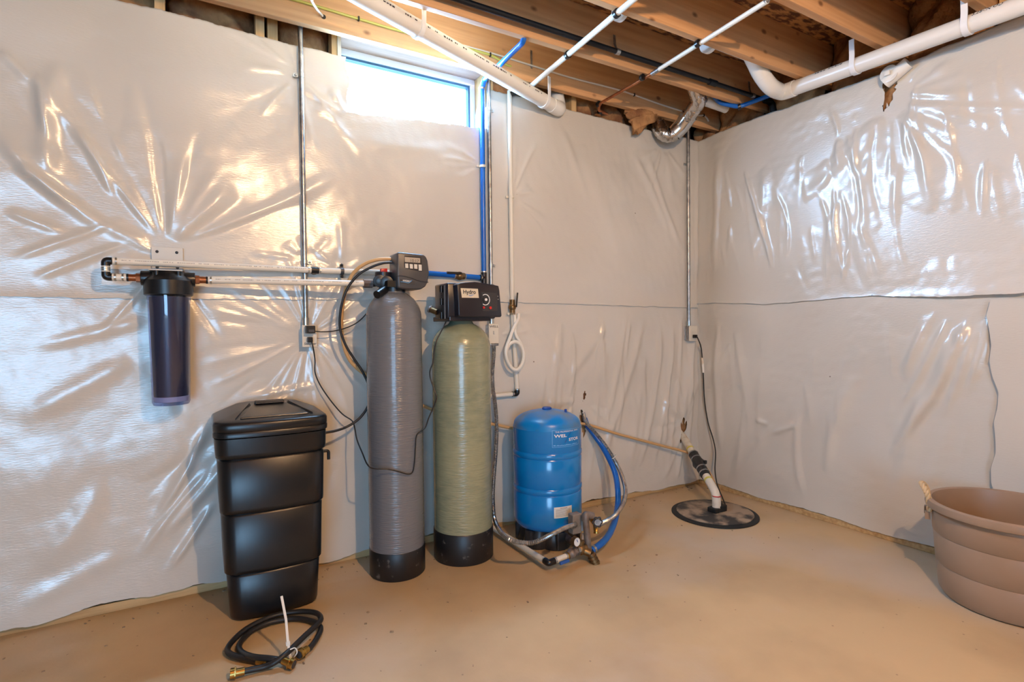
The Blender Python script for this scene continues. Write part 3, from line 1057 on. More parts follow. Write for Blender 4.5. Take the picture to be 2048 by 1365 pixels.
# ---- white pipe with a copper end
a, b = F(1535, 2, 2.612), F(1316, 140, 2.612)
c = F(1200, 207, 2.612)
t = thing('water_pipe', 'white water pipe joined to a copper stub near the foil duct', 'pipe', a)
d = (a - b).normalized()
MB().cyl(a, b, 0.0115, n=12).build('pipe', 'pex_white', t)
MB().tube(fillet([a - d * 0.01, a + V(0, 0, 0.004), a + V(0, -0.01, 0.14)], 0.01), 0.0125, 10).build('elbow', 'galvanized', t)
MB().cyl(b + d * 0.01, b - d * 0.05, 0.0125, n=12).build('coupling', 'galvanized', t)
cu = fillet([b - d * 0.04, c, c + V(0.01, 0.03, -0.03), c + V(0.10, 0.05, -0.03)], 0.02)
MB().tube(cu, 0.009, 12).build('copper_pipe', 'copper', t)
for jy in (-0.075, -0.4835, -0.892):
    k = (jy - a.y) / (c.y - a.y)
    p = a.lerp(c, k)
    clip(t, p, d, 0.012, p + V(0, 0, 0.018))
clip(t, c + V(0.035, 0.045, -0.03), (1, 0, 0), 0.010, c + V(0.035, 0.06, -0.03))

# ---- blue supply
a = F(1048, 85, 2.612)
bx = A(965, 300, -0.034).x
top = V(bx + 0.015, -0.034, 2.606)
t = thing('water_pipe', 'blue water pipe dropping beside the window with a brass valve below', 'pipe', (bx, -0.034, 1.48))
MB().tube(fillet([a + V(0, -0.01, 0.15), a + V(0, 0, 0.006), top + V(0, -0.04, 0)], 0.03), 0.0145, 14).build('pipe', 'pex_blue', t)
zc = A(969, 556, -0.034).z
MB().cyl(V(bx, -0.034, 2.565), V(bx, -0.034, zc), 0.0145, n=14).build('pipe', 'pex_blue', t)
MB().tube(fillet([top + V(0, -0.06, 0), top, V(bx, -0.034, 2.55)], 0.03), 0.0155, 12).build('elbow', 'pex_blue', t)
band(t, V(bx, -0.034, 2.553), (0, 0, 1), 0.0175, 0.01)
clip(t, top + V(0, -0.05, 0), (0, 1, 0), 0.0145, top + V(0, -0.05, 0.02))
p = V(bx, -0.034, A(965, 333, -0.034).z)
MB().cyl(p - V(0, 0, 0.007), p + V(0, 0, 0.007), 0.0185, n=14).box((p.x - 0.036, -0.030, p.z - 0.006), (p.x, -0.022, p.z + 0.006)).build('pipe_clip', 'outlet_plate', t)
hl = V(A(850, 547, -0.05).x, -0.06, A(850, 547, -0.05).z)
hr = V(bx - 0.02, -0.034, zc)
MB().cyl(hl, hr, 0.0145, n=14).build('pipe', 'pex_blue', t)
MB().cyl(V(bx, -0.034, zc + 0.03), V(bx, -0.034, zc - 0.05), 0.017, n=12).cyl(V(bx - 0.03, -0.034, zc), V(bx, -0.034, zc), 0.017, n=12).build('tee', 'black_plastic', t)
p = along(hl, hr, 919)
dh = (hr - hl).normalized()
MB().cyl(p - dh * 0.028, p + dh * 0.028, 0.019, n=12).sphere(p, 0.024).build('valve', 'bronze', t)
MB().bar(p + V(-0.085, -0.022, 0.012), p + V(0.0, -0.026, 0.012), 0.010, 0.012).build('valve_handle', 'black_plastic', t)
band(t, p - dh * 0.032, dh, 0.0175)
band(t, p + dh * 0.034, dh, 0.0175)
band(t, V(bx, -0.034, zc + 0.034), (0, 0, 1), 0.0175)
band(t, hr, dh, 0.0175)

# ---- short blue pipe at the corner
a, b = F(1438, 206, 2.64), F(1478, 214, 2.612)
c = A(1545, 189, -0.63)
t = thing('water_pipe', 'short blue pipe bent under the joist near the corner elbow', 'pipe', b)
MB().tube(fillet([a + V(-0.10, 0.02, 0.10), a, b, c], 0.03), 0.0135, 14).build('pipe', 'pex_blue', t)
clip(t, b, (c - b), 0.014, b + V(0, 0, 0.02))

# ---- gas pipe on the side of the second joist
gy = -0.552
a, b = A(920, 0, gy), A(1530, 200, gy)
d = (b - a).normalized()
t = thing('gas_pipe', 'black steel gas pipe hung along the side of a joist', 'pipe', a)
MB().cyl(a - d * 2.0, b, 0.0135, n=16).build('pipe', 'gas_black', t)
p = along(a, b, 1425)
MB().cyl(p - d * 0.03, p + d * 0.03, 0.0185, n=16).build('coupling', 'gas_black', t)
MB().tube(fillet([b, b + d * 0.07, b + d * 0.07 + V(0.02, 0.0, -0.06)], 0.03), 0.021, 14).build('elbow', 'gas_black', t)
for px in (1235, 1505):
    p = along(a, b, px)
    mb = MB().cyl(p - d * 0.012, p + d * 0.012, 0.0165, n=14)
    strap(mb, [p + V(0, 0.006, 0.01), p + V(0, 0.022, 0.05), p + V(0, 0.024, 0.10)], (1, 0, 0), 0.018, 0.002)
    mb.build('hanger', 'galvanized', t)

# ---- cables stapled to the first joist
cy = -0.099
t = thing('cable', 'yellow cable stapled along the joist above the window', 'cable', A(700, 30, cy))
pts = [A(x, y, cy) for x, y in ((420, -45), (600, 3), (717, 38), (800, 62), (900, 88), (980, 110), (1010, 128))] + [A(1022, 133, cy + 0.01)]
MB().tube(spline(pts), 0.0068, 8).build('cable', 'cable_yellow', t)
for px, py in ((717, 38), (980, 110)):
    p = A(px, py, cy)
    MB().box((p.x - 0.004, cy - 0.009, p.z - 0.010), (p.x + 0.004, cy + 0.004, p.z + 0.010)).build('staple', 'black_plastic', t)
t = thing('cable', 'white cable stapled along the joist from the window to the duct', 'cable', A(1200, 170, cy))
pts = [A(x, y, cy) for x, y in ((900, 84), (985, 107), (1060, 130), (1140, 155), (1230, 178), (1268, 190), (1330, 212), (1392, 230), (1407, 231), (1414, 237), (1417, 243))]
MB().tube(spline(pts), 0.0055, 8).build('cable', 'cable_white', t)
for px, py in ((1268, 190), (1407, 231)):
    p = A(px, py, cy)
    MB().box((p.x - 0.004, cy - 0.008, p.z - 0.009), (p.x + 0.004, cy + 0.004, p.z + 0.009)).build('staple', 'black_plastic', t)
t = thing('cable', 'short white cable end poking into the joist above the left wall', 'cable', A(645, 32, cy))
MB().tube(spline([F(610, -30, 2.66), A(628, 10, -0.16), A(645, 32, cy + 0.002)]), 0.0055, 8).build('cable', 'cable_white', t)
MB().cyl(A(647, 34, cy + 0.006) - V(0, 0.003, 0), A(647, 34, cy + 0.006) + V(0, 0.006, 0), 0.011, n=12).build('hole_grommet', 'black_plastic', t)
p = A(1063, 130, -0.097)
t = tag(MB().box((p.x - 0.006, -0.099, p.z - 0.02), (p.x + 0.006, -0.095, p.z + 0.085)).build('strap_end', 'galvanized', None, 0), 'small grey metal strap nailed upright on the joist', 'strap')

# ---- foil dryer duct
t = thing('dryer_duct', 'crinkled foil duct with a shiny steel sleeve near the corner', 'duct', A(1345, 265, -0.12))
D = [V(-0.50, -0.36, 2.86), V(-0.495, -0.375, 2.76), A(1397, 198, -0.375), A(1389, 216, -0.32), A(1374, 238, -0.245)]
P, rad = corrugated(D, 0.050, 0.018, 0.004)
MB().tube(P, rad, 20, False).build('foil_hose', 'foil', t, 60)
S = [A(1379, 230, -0.262), A(1363, 252, -0.20), A(1348, 267, -0.158)]
MB().tube(spline(S, 4), 0.055, 26, False).build('sleeve', 'duct_steel', t)
for q in (S[0], S[1]):
    dd = (S[2] - S[0]).normalized()
    MB().cyl(q - dd * 0.004, q + dd * 0.004, 0.057, n=26).build('seam_ring', 'duct_steel', t)
D = [A(1358, 258, -0.185), A(1350, 265, -0.163), A(1338, 271, -0.13), A(1326, 267, -0.105), A(1318, 254, -0.07), A(1314, 240, -0.02), A(1312, 225, 0.05)]
P, rad = corrugated(D, 0.050, 0.020, 0.006)
MB().tube(P, rad, 20, False).build('foil_hose', 'foil', t, 60)

# ---- loose insulation hanging out over the sheet
rs = random.Random(5)
o0, o1, o2 = A(1245, 222, -0.03), A(1322, 232, -0.03), A(1262, 268, -0.05)
mb = MB()
rings = []
for j in range(13):
    v = j / 12
    l = o0.lerp(o2, v)
    r_ = o1.lerp(o2 + V(0.03, 0, 0.0), v ** 1.2)
    w = max((r_ - l).length, 0.02)
    c = (l + r_) / 2
    ring = []
    for i in range(18):
        an = 2 * math.pi * i / 18
        k = 1 + 0.22 * math.sin(3 * an + j * 0.8) * math.sin(j * 1.3)
        ring.append(c + (r_ - l).normalized() * math.cos(an) * w / 2 * k + V(0, 1, 0) * math.sin(an) * 0.045 * k * (1 - 0.5 * v) + V(0, -0.02 - 0.02 * math.sin(v * 3), 0.012 * math.sin(an * 2 + j)))
    rings.append(ring)
tag(mb.loft(rings).build('insulation_tuft', 'insulation', None, 60), 'loose brown wad of insulation drooping over the wall sheet beside the duct', 'insulation')

# ---- flexible white duct end tucked behind the joist
a, b = F(1408, 200, 2.68), F(1452, 218, 2.66)
tag(MB().cyl(a, b, 0.035, 0.028, n=16).build('pipe_stub', 'pvc', None), 'white pipe stub tucked up behind the joist beside the foil duct', 'pipe')

# ---- fitting poking through the right wall sheet
c = B(1783, 150, -0.03)
t = thing('pipe_fitting', 'white pipe fitting poking out of the torn sheet on the right wall', 'pipe fitting', c)
MB().cyl(c + V(0.06, 0, 0), c + V(-0.022, 0.0, 0), 0.040, n=20).build('hub', 'pvc_shiny', t)
MB().cyl(c + V(-0.02, 0, 0), c + V(-0.03, 0, 0), 0.044, n=20).box((c.x - 0.05, c.y - 0.012, c.z - 0.012), (c.x - 0.03, c.y + 0.012, c.z + 0.012)).build('plug', 'pvc', t, bevel=0.002)
MB().cyl(c + V(0.0, 0.03, -0.03), c + V(0.0, -0.08, 0.03), 0.034, n=20).build('branch', 'pvc_shiny', t)
# ================================================================== CONDUITS AND BOXES ON THE WALLS
def conduit(px, py, z0, z1, label, straps, y=-0.036, r=0.0115):
    x = A(px, py, y).x
    t = thing('conduit', label, 'conduit', (x, y, z0), None)
    MB().cyl(V(x, y, z0), V(x, y, z1), r, n=16).build('tube', 'galvanized', t)
    MB().cyl(V(x, y, z0 - 0.004), V(x, y, z0 + 0.035), r + 0.004, n=14).build('connector', 'band_steel', t)
    for sy, side in straps:
        z = A(px, sy, y).z
        mb = MB().cyl(V(x, y, z - 0.008), V(x, y, z + 0.008), r + 0.002, n=14)
        mb.box((min(x, x + side * 0.034), y + 0.008, z - 0.008), (max(x, x + side * 0.034), y + 0.012, z + 0.008))
        mb.sphere((x + side * 0.024, y + 0.007, z), 0.006)
        mb.build('strap', 'band_steel', t)
    return x


def wall_box(px0, px1, py0, py1, label, y=-0.055, depth=0.045):
    p, q = A(px0, py0, y), A(px1, py1, y)
    x0, x1, z0, z1 = p.x, q.x, q.z, p.z
    t = thing('outlet_box', label, 'outlet', ((x0 + x1) / 2, y + depth / 2, z0))
    MB().box((x0 + 0.004, y, z0 + 0.004), (x1 - 0.004, y + depth, z1 - 0.004)).build('box', 'galvanized', t, 0, bevel=0.003)
    MB().box((x0, y - 0.004, z0), (x1, y, z1)).build('cover_plate', 'outlet_plate', t, 0, bevel=0.0015)
    return t, x0, x1, z0, z1, y - 0.004


t, x0, x1, z0, z1, yf = wall_box(603.5, 634, 651, 694, 'outlet box marked Softener with two black plugs, left of the grey tank')
xm = (x0 + x1) / 2
for zc in (z0 + (z1 - z0) * 0.32, z0 + (z1 - z0) * 0.74):
    MB().cyl(V(xm, yf - 0.002, zc), V(xm, yf + 0.001, zc), 0.016, n=18).build('receptacle', 'outlet_plate', t)
quad_text(MB(), 'Softener', (x0 + 0.008, yf - 0.0008, z0 + 0.010), (x1 - 0.004, yf - 0.0008, z0 + 0.010), (x0 + 0.010, yf - 0.0008, z0 + 0.022), 0.01).build('handwriting', 'ink', t, 0)
OUT_L = (x0, x1, z0, z1, yf)
conduit(606, 350, z1, 2.76, 'left steel conduit running down to the Softener outlet', ((152, -1), (524, 1)))
# plugs
pa, pb = A(611, 652, -0.085), A(630, 667, -0.085)
t = thing('power_adapter', 'black plug-in power adapter in the top socket of the Softener outlet', 'adapter', ((pa.x + pb.x) / 2, -0.08, pb.z))
MB().box((pa.x, -0.100, pb.z), (pb.x, yf - 0.003, pa.z)).build('housing', 'black_plastic', t, 0, bevel=0.003)
MB().box((pa.x + 0.012, -0.1006, pb.z + 0.006), (pb.x - 0.006, -0.1, pb.z + 0.018)).build('rating_print', 'head_grey', t, 0)
c = [A(x, y, yy) for x, y, yy in ((629, 663, -0.085), (645, 664, -0.085), (665, 663, -0.09), (690, 657, -0.11), (715, 645, -0.13), (735, 625, -0.15), (746, 605, -0.16), (752, 590, -0.17), (760, 575, -0.19))]
MB().tube(spline(c), 0.0028, 8).build('cord', 'black_rubber', t)
pc = A(620, 680, -0.08)
PLUG_A = ((pc.x - 0.012, -0.090, pc.z - 0.013), (pc.x + 0.012, yf - 0.003, pc.z + 0.013))
c = [A(x, y, yy) for x, y, yy in ((623, 682, -0.085), (627, 700, -0.08), (630, 722, -0.06), (630, 745, -0.06), (640, 770, -0.06), (660, 800, -0.07), (684, 828, -0.10), (704, 842, -0.13), (709, 855, -0.16), (714, 880, -0.20), (724, 905, -0.26),
                                  (735, 930, -0.33), (748, 938, -0.365), (775, 939, -0.385), (800, 945, -0.39), (815, 949, -0.39), (825, 945, -0.385), (829, 925, -0.385), (831, 895, -0.375), (834, 870, -0.37), (850, 856, -0.36),
                                  (858, 835, -0.34), (868, 812, -0.33), (873, 795, -0.34), (868, 778, -0.33), (861, 758, -0.31), (860, 742, -0.31), (866, 725, -0.31), (869, 700, -0.31), (874, 680, -0.31), (884, 660, -0.30), (892, 644, -0.28))]
CORD_A = spline(c)

t, x0, x1, z0, z1, yf = wall_box(977, 997, 648, 687, 'white switch box marked Well behind the green tank')
quad_text(MB(), 'WELL', (x0 + 0.004, yf - 0.0008, z1 - 0.022), (x1 - 0.002, yf - 0.0008, z1 - 0.022), (x0 + 0.004, yf - 0.0008, z1 - 0.010), 0.01).build('handwriting', 'ink', t, 0)
xm = (x0 + x1) / 2
MB().box((xm - 0.005, yf - 0.010, z0 + 0.052), (xm + 0.005, yf, z0 + 0.072)).build('toggle', 'outlet_plate', t, 0, bevel=0.002)
WELL = (x0, x1, z0, z1)
conduit(980, 400, z1, 2.76, 'middle steel conduit beside the blue pipe', ((219, 1), (531, 1)))

t, x0, x1, z0, z1, yf = wall_box(1377.5, 1394, 652, 682, 'outlet box with one black plug by the corner of the room', y=-0.062, depth=0.05)
for zc in (z0 + (z1 - z0) * 0.32, z0 + (z1 - z0) * 0.72):
    MB().cyl(V((x0 + x1) / 2, yf - 0.002, zc), V((x0 + x1) / 2, yf + 0.001, zc), 0.014, n=16).build('receptacle', 'outlet_plate', t)
conduit(1377, 450, z1, 2.74, 'right steel conduit beside the corner of the room', ((329, -1),))
pc = V((x0 + x1) / 2, yf, z0 + (z1 - z0) * 0.3)
PLUG_B = ((pc.x - 0.012, yf - 0.03, pc.z - 0.012), (pc.x + 0.012, yf - 0.002, pc.z + 0.012))
c = [pc + V(0.005, -0.025, 0), A(1395, 676, -0.105)] + [B(x, y, xx) for x, y, xx in ((1402, 695, -0.055), (1405, 725, -0.045), (1407, 760, -0.045), (1409, 800, -0.045), (1416, 845, -0.045), (1426, 878, -0.05), (1431, 905, -0.06), (1430, 940, -0.10), (1434, 968, -0.19))] + [F(1444, 994, 0.07), F(1452, 1014, 0.03)]
CORD_B = spline(c)

# ================================================================== WHOLE-HOUSE FILTER
FX, FY = -3.346, -0.125
zt = A(335, 590, -0.21).z            # lower rim of the cap
zbot = A(347, 811, -0.17).z
t = thing('water_filter', 'wall-hung water filter with a clear blue housing and black cap', 'filter', (FX, FY, zbot))
MB().lathe([(0.064, zbot), (0.069, zbot + 0.012), (0.076, zt - 0.03), (0.079, zt - 0.01), (0.079, zt + 0.005)], (FX, FY, 0), 48).build('housing', 'clear_blue', t)
cart = MB().lathe([(0.060, zbot + 0.022), (0.063, zbot + 0.045), (0.071, zt - 0.005)], (FX, FY, 0), 40).build('cartridge', 'clear_cartridge', t)
MB().lathe([(0.059, zbot + 0.012), (0.0625, zbot + 0.014), (0.0635, zbot + 0.034), (0.060, zbot + 0.036)], (FX, FY, 0), 40).build('end_cap', 'cartridge_end', cart)
MB().lathe([(0.083, zt), (0.0885, zt + 0.004), (0.089, zt + 0.062), (0.084, zt + 0.068), (0.062, zt + 0.086), (0.058, zt + 0.105)], (FX, FY, 0), 48).build('cap', 'black_plastic', t)
zp = A(300, 557, FY).z
MB().cyl(V(FX - 0.096, FY, zp), V(FX - 0.035, FY, zp), 0.030, n=24).build('port', 'black_plastic', t, bevel=0.002)
MB().cyl(V(FX + 0.035, FY, zp), V(FX + 0.096, FY, zp), 0.030, n=24).build('port', 'black_plastic', t, bevel=0.002)
zs = A(335, 543, FY - 0.03).z
for sx in (-0.038, 0.038):
    MB().cyl(V(FX + sx, FY - 0.045, zs - 0.05), V(FX + sx, FY - 0.045, zs), 0.0095, n=14).build('screw_boss', 'black_plastic', t)
q0, q1 = A(303, 494, -0.012), A(367, 546, -0.012)
MB().box((q0.x, -0.026, q1.z), (q1.x, -0.022, q0.z)).box((q0.x, FY - 0.06, zs), (q1.x, -0.022, zs + 0.004)).build('bracket', 'bracket_white', t, 0, bevel=0.001)
for px, py in ((314, 503.5), (353.5, 505.5), (314.5, 535), (355, 536)):
    c = A(px, py, -0.027)
    MB().sphere(c, 0.0062, 10, 6, (1, 0.5, 1)).build('screw', 'ink', t)
for s in (-1, 1):
    x = FX + s * 0.096
    mb = MB().cyl(V(x, FY, zp), V(x + s * 0.016, FY, zp), 0.0185, n=6).cyl(V(x + s * 0.015, FY, zp), V(x + s * 0.040, FY, zp), 0.0145, n=16)
    mb.build('copper_adapter', 'copper', t)
    MB().cyl(V(x + s * 0.040, FY, zp), V(x + s * 0.047, FY, zp), 0.0158, n=16).build('adapter_ring', 'black_plastic', t)


def pexrun(t, p0, p1, r=0.0142, mat='pex_white', b0=True, b1=True, marks=0):
    p0, p1 = Vector(p0), Vector(p1)
    d = (p1 - p0).normalized()
    MB().cyl(p0, p1, r, n=16).build('pipe', mat, t)
    if b0:
        band(t, p0 + d * 0.012, d, r + 0.002)
    if b1:
        band(t, p1 - d * 0.012, d, r + 0.002)
    if marks:
        print_marks(t, p0 + d * 0.03, p1 - d * 0.03, r, (-0.1, -1, 0.25), 0, 0.0065, marks)


# pipe that loops round the left of the filter and runs to the softener
t = thing('water_pipe', 'upper white pipe looping from the filter past the left conduit', 'pipe', (FX - 0.2, FY, zp))
xl = A(212, 555, FY).x
zu = A(212, 522, FY).z
pexrun(t, (FX - 0.143, FY, zp), (xl + 0.018, FY, zp))
pexrun(t, (xl, FY, zp + 0.016), (xl, FY, zu - 0.016))
MB().tube(fillet([V(xl + 0.020, FY, zp), V(xl, FY, zp), V(xl, FY, zp + 0.020)], 0.01), 0.0155, 12).build('elbow', 'black_plastic', t)
MB().tube(fillet([V(xl, FY, zu - 0.020), V(xl, FY, zu), V(xl + 0.020, FY, zu)], 0.01), 0.0155, 12).build('elbow', 'black_plastic', t)
e = A(622, 540.5, -0.062)
pexrun(t, (xl + 0.022, FY, zu), e, marks=11)
MB().cyl(e, e + V(0.035, 0.002, 0), 0.0165, n=14).cyl(e + V(0.018, 0, 0.0), e + V(0.018, 0.03, -0.004), 0.0165, n=14).build('coupling', 'black_plastic', t)
e2 = A(786, 546, -0.06)
pexrun(t, e + V(0.03, 0.002, 0), e2, b1=False, marks=0)
p = along(e, e2, 684)
mb = MB()
mb.cyl(p - V(0.008, 0, 0), p + V(0.008, 0, 0), 0.0175, n=16).box((p.x - 0.008, p.y + 0.005, p.z - 0.032), (p.x + 0.008, p.y + 0.016, p.z + 0.034))
mb.build('pipe_clip', 'head_grey', t)
for dz in (0.030, -0.028):
    MB().sphere(p + V(-0.001, -0.002, dz), 0.007).build('screw', 'black_plastic', t)
# lower pipe
t = thing('water_pipe', 'lower white pipe from the filter to the grey tank valve', 'pipe', (FX + 0.15, FY, zp))
e = A(728, 567.5, -0.175)
pexrun(t, (FX + 0.143, FY, zp), e, marks=12, b1=False)
INLET = e

# ================================================================== WATER SOFTENER (grey tank)
GX, GY, GR = -2.419, -0.241, 0.1325


def dome(r, z_base, z_top, n=12, neck=0.05, zneck=None):
    """quarter-ellipse shoulder"""
    h = z_top - z_base
    out = []
    for i in range(n + 1):
        a = math.pi / 2 * i / n
        rr = r * math.cos(a)
        if rr < neck:
            break
        out.append((rr, z_base + h * math.sin(a)))
    return out


t = thing('water_softener', 'tall shiny grey water softener tank with a grey electronic head', 'water softener', (GX, GY, 0))
prof = [(GR - 0.002, 0.10), (GR, 0.14), (GR + 0.001, 0.7), (GR, 1.235)] + dome(GR, 1.24, 1.375, 14, 0.056)[1:] + [(0.054, 1.385)]
MB().lathe(prof, (GX, GY, 0), 64).build('tank', 'grey_tank', t)
MB().lathe([(GR - 0.002, 0.0), (GR + 0.001, 0.004), (GR + 0.002, 0.128), (GR - 0.001, 0.133)], (GX, GY, 0), 64).build('boot', 'boot_black', t)
HY = -0.335
hp = lambda x, y, yy=HY: A(740 + x / 12.41, 490 + y / 12.41, yy)
outline = [(700, 172), (1330, 235), (1400, 290), (1440, 400), (1475, 690), (1440, 930), (1385, 1030), (1270, 1110), (900, 1098), (690, 1065), (672, 700), (672, 230)]
head = MB().prism([hp(*q) for q in outline], (0, 0.125, 0)).build('control_head', 'head_grey', t, 50, bevel=0.012, seg=3)
MB().cyl(V(GX, GY, 1.365), V(GX, GY, 1.41), 0.058, n=28).box((GX - 0.05, GY - 0.07, 1.385), (GX + 0.11, GY + 0.05, 1.415)).build('neck', 'black_plastic', t)
yF = HY - 0.002
scr = [(862, 262), (1270, 300), (1305, 655), (1160, 640), (1000, 605), (905, 590), (860, 560), (845, 470)]
MB().prism([hp(x, y, yF) for x, y in scr], (0, 0.006, 0)).build('panel', 'panel_dark', head, 0)
MB().prism([hp(x, y, yF - 0.002) for x, y in ((862, 300), (1243, 332), (1247, 450), (866, 425))], (0, 0.004, 0)).build('display', 'lcd', head, 0)
mb = MB()
quad_text(mb, '10:17', hp(1010, 425, yF - 0.0025), hp(1215, 438, yF - 0.0025), hp(1008, 355, yF - 0.0025))
mb.build('display_digits', 'head_grey', head, 0)
for bx0, by0 in ((872, 462), (985, 474), (1095, 480), (1205, 488)):
    hgt = 150 if bx0 == 1205 else 112
    MB().prism([hp(bx0, by0, yF - 0.003), hp(bx0 + 78, by0 + 6, yF - 0.003), hp(bx0 + 84, by0 + hgt + 6, yF - 0.003), hp(bx0 + 6, by0 + hgt, yF - 0.003)], (0, 0.005, 0)).build('button', 'button', head, 0, bevel=0.0006)
g = spline([hp(x, y, HY - 0.0005) for x, y in ((676, 772), (800, 778), (920, 800), (1040, 835), (1150, 875), (1280, 912), (1445, 928))])
MB().tube(g, 0.0022, 6).build('seam', 'ink', head)
MB().prism([hp(x, y, yF) for x, y in ((752, 850), (1115, 905), (1112, 990), (752, 955))], (0, 0.003, 0)).build('sticker', 'ink', head, 0)
mb = MB()
quad_text(mb, 'HYDRO', hp(815, 905, yF - 0.0008), hp(1010, 930, yF - 0.0008), hp(820, 865, yF - 0.0008), 0.02)
mb.build('sticker_text', 'white_print', head, 0)
mb = MB()
mb.tube(spline([hp(x, y, yF - 0.001) for x, y in ((758, 915), (860, 925), (950, 945), (1000, 920), (1040, 885))]), 0.0012, 5)
mb.build('sticker_swoosh', 'light_blue_print', head, 0)
# bypass valve on the left
bp = lambda x, y, yy=-0.20: A(740 + x / 12.41, 490 + y / 12.41, yy)
body = MB()
c = bp(330, 880)
body.cyl(bp(330, 690, -0.21), bp(330, 1010, -0.21), 0.040, n=18).build('bypass_body', 'head_black', t)
MB().cyl(bp(235, 900, -0.255), bp(235, 900, -0.20), 0.030, n=22).cyl(bp(235, 900, -0.258), bp(235, 900, -0.25), 0.020, n=18).build('bypass_ring', 'black_plastic', t, bevel=0.001)
MB().cyl(bp(420, 930, -0.27), bp(420, 930, -0.20), 0.030, n=22).build('bypass_ring', 'black_plastic', t, bevel=0.001)
MB().cyl(bp(470, 1060, -0.25), bp(170, 1240, -0.31), 0.021, 0.019, n=18).build('drain_elbow', 'black_plastic', t)
MB().obox(bp(338, 640, -0.215), V(0.016, 0, 0.001), V(0, 0.010, 0), V(0, 0, 0.0095)).cyl(bp(338, 660, -0.215), bp(338, 720, -0.215), 0.006, n=10).build('red_knob', 'red_plastic', t, bevel=0.002)
MB().cyl(INLET + V(-0.003, 0, 0), INLET + V(0.040, 0, 0), 0.021, n=8).build('union_nut', 'galv_dirty', t)
MB().cyl(INLET + V(0.038, 0, 0), bp(330, 940, -0.205), 0.016, n=16).build('inlet_pipe', 'black_plastic', t)
# ================================================================== CARBON FILTER (green tank)
TX, TY, TR = -2.062, -0.239, 0.1515
t = thing('water_conditioner', 'pale green fibreglass tank with a black dial timer head', 'water conditioner', (TX, TY, 0))
prof = [(TR - 0.002, 0.12), (TR, 0.16), (TR, 1.085)] + dome(TR, 1.09, 1.222, 14, 0.056)[1:] + [(0.055, 1.228)]
MB().lathe(prof, (TX, TY, 0), 64).build('tank', 'green_tank', t)
MB().lathe([(TR + 0.002, 0.0), (TR + 0.0035, 0.004), (TR + 0.0035, 0.150), (TR - 0.001, 0.156)], (TX, TY, 0), 64).build('boot', 'boot_black', t)
HY = -0.385
h2 = lambda x, y, yy=HY: A(870 + x / 13.65, 550 + y / 13.65, yy)
z_lo = h2(650, 1190).z
MB().cyl(V(TX, TY, 1.22), V(TX, TY, z_lo + 0.03), 0.055, n=28).build('neck', 'black_plastic', t)
pl = h2(210, 1190, -0.27)
MB().box((h2(600, 1150).x - 0.020, -0.34, z_lo - 0.012), (h2(1640, 1200).x, -0.12, z_lo + 0.012)).build('base_plate', 'head_black', t, 0, bevel=0.004)
# front cover
fc = [(600, 262), (700, 215), (1100, 190), (1400, 235), (1740, 300), (1765, 420), (1825, 1120), (1800, 1155), (700, 1150), (645, 1110), (640, 800)]
cover = MB().prism([h2(*q) for q in fc], (0, 0.10, 0)).build('cover', 'head_black', t, 50, bevel=0.008, seg=3)
# rear of the housing, seen at the left and on top
fx0 = h2(590, 600).x
bx1 = h2(1560, 200, -0.30).x
zt_ = h2(600, 262).z
MB().box((fx0 - 0.028, -0.335, z_lo), (bx1, -0.17, zt_ + 0.012)).build('housing', 'head_black', t, 50, bevel=0.008, seg=2)
hx = fx0 - 0.030
for zz0, zz1 in ((0.80, 1.0), (0.42, 0.62), (0.0, 0.2)):
    hh = zt_ - z_lo
    MB().cyl(V(hx - 0.004, -0.275, z_lo + hh * zz0), V(hx - 0.004, -0.275, z_lo + hh * zz1), 0.009, n=12).build('hinge', 'black_plastic', t)
MB().cyl(V(hx + 0.002, -0.305, z_lo), V(hx + 0.002, -0.305, zt_), 0.007, n=10).build('hinge_rod', 'head_grey', t)
yF = HY - 0.0012
MB().prism([h2(x, y, yF) for x, y in ((700, 365), (1172, 382), (1198, 632), (735, 625))], (0, 0.003, 0)).build('sticker', 'sticker', cover, 0)
mb = MB()
quad_text(mb, 'Hydro', h2(775, 555, yF - 0.0006), h2(1118, 560, yF - 0.0006), h2(768, 405, yF - 0.0006), 0.025)
q = yF - 0.0006
mb.build('sticker_text', 'ink', cover, 0)
mb = MB()
for k in range(3):
    mb.tube(spline([h2(905 + 18 * k, 540 + 16 * k, q), h2(960, 560 + 12 * k, q), h2(1010, 545 + 14 * k, q), h2(1075 - 22 * k, 535 + 14 * k, q)]), 0.0009, 5)
mb.build('sticker_wave', 'grey_blue_print', cover, 0)
MB().prism([h2(x, y, yF) for x, y in ((1262, 475), (1700, 492), (1712, 985), (1300, 990))], (0, 0.003, 0)).build('dial_window', 'ink', cover, 0)
dc = h2(1375, 680, yF - 0.003)
ar = []
for i in range(25):
    an = math.radians(125 - 250 * i / 24 + 0)
    ar.append(dc + V(math.cos(an) * 0.0235, 0, math.sin(an) * 0.0265))
strap(MB(), ar, (0, 1, 0), 0.002, 0.0036).build('dial_ring', 'white_print', cover)
MB().cyl(dc + V(0, 0.003, 0), dc - V(0, 0.006, 0), 0.0155, n=28).build('dial', 'panel_dark', cover)
MB().cyl(dc - V(0, 0.006, 0), dc - V(0, 0.009, 0), 0.0068, n=18).build('dial_button', 'white_print', cover)
for x, y, r in ((1325, 895, 0.006), (1508, 905, 0.0075)):
    c = h2(x, y, yF - 0.001)
    MB().cyl(c, c - V(0, 0.005, 0), r, n=16).build('red_knob', 'red_plastic', cover)
for x, y in ((1715, 585), (1725, 668)):
    c = h2(x, y, yF)
    MB().sphere(c, 0.0016, 8, 5).build('indicator', 'white_print', cover)
mb = MB()
for k in range(9):
    an = math.radians(60 - 15 * k)
    c = dc + V(math.cos(an) * 0.0265, 0.0015, math.sin(an) * 0.0295)
    mb.bar(c, c + V(math.cos(an) * 0.003, 0, math.sin(an) * 0.003), 0.0006, 0.0006)
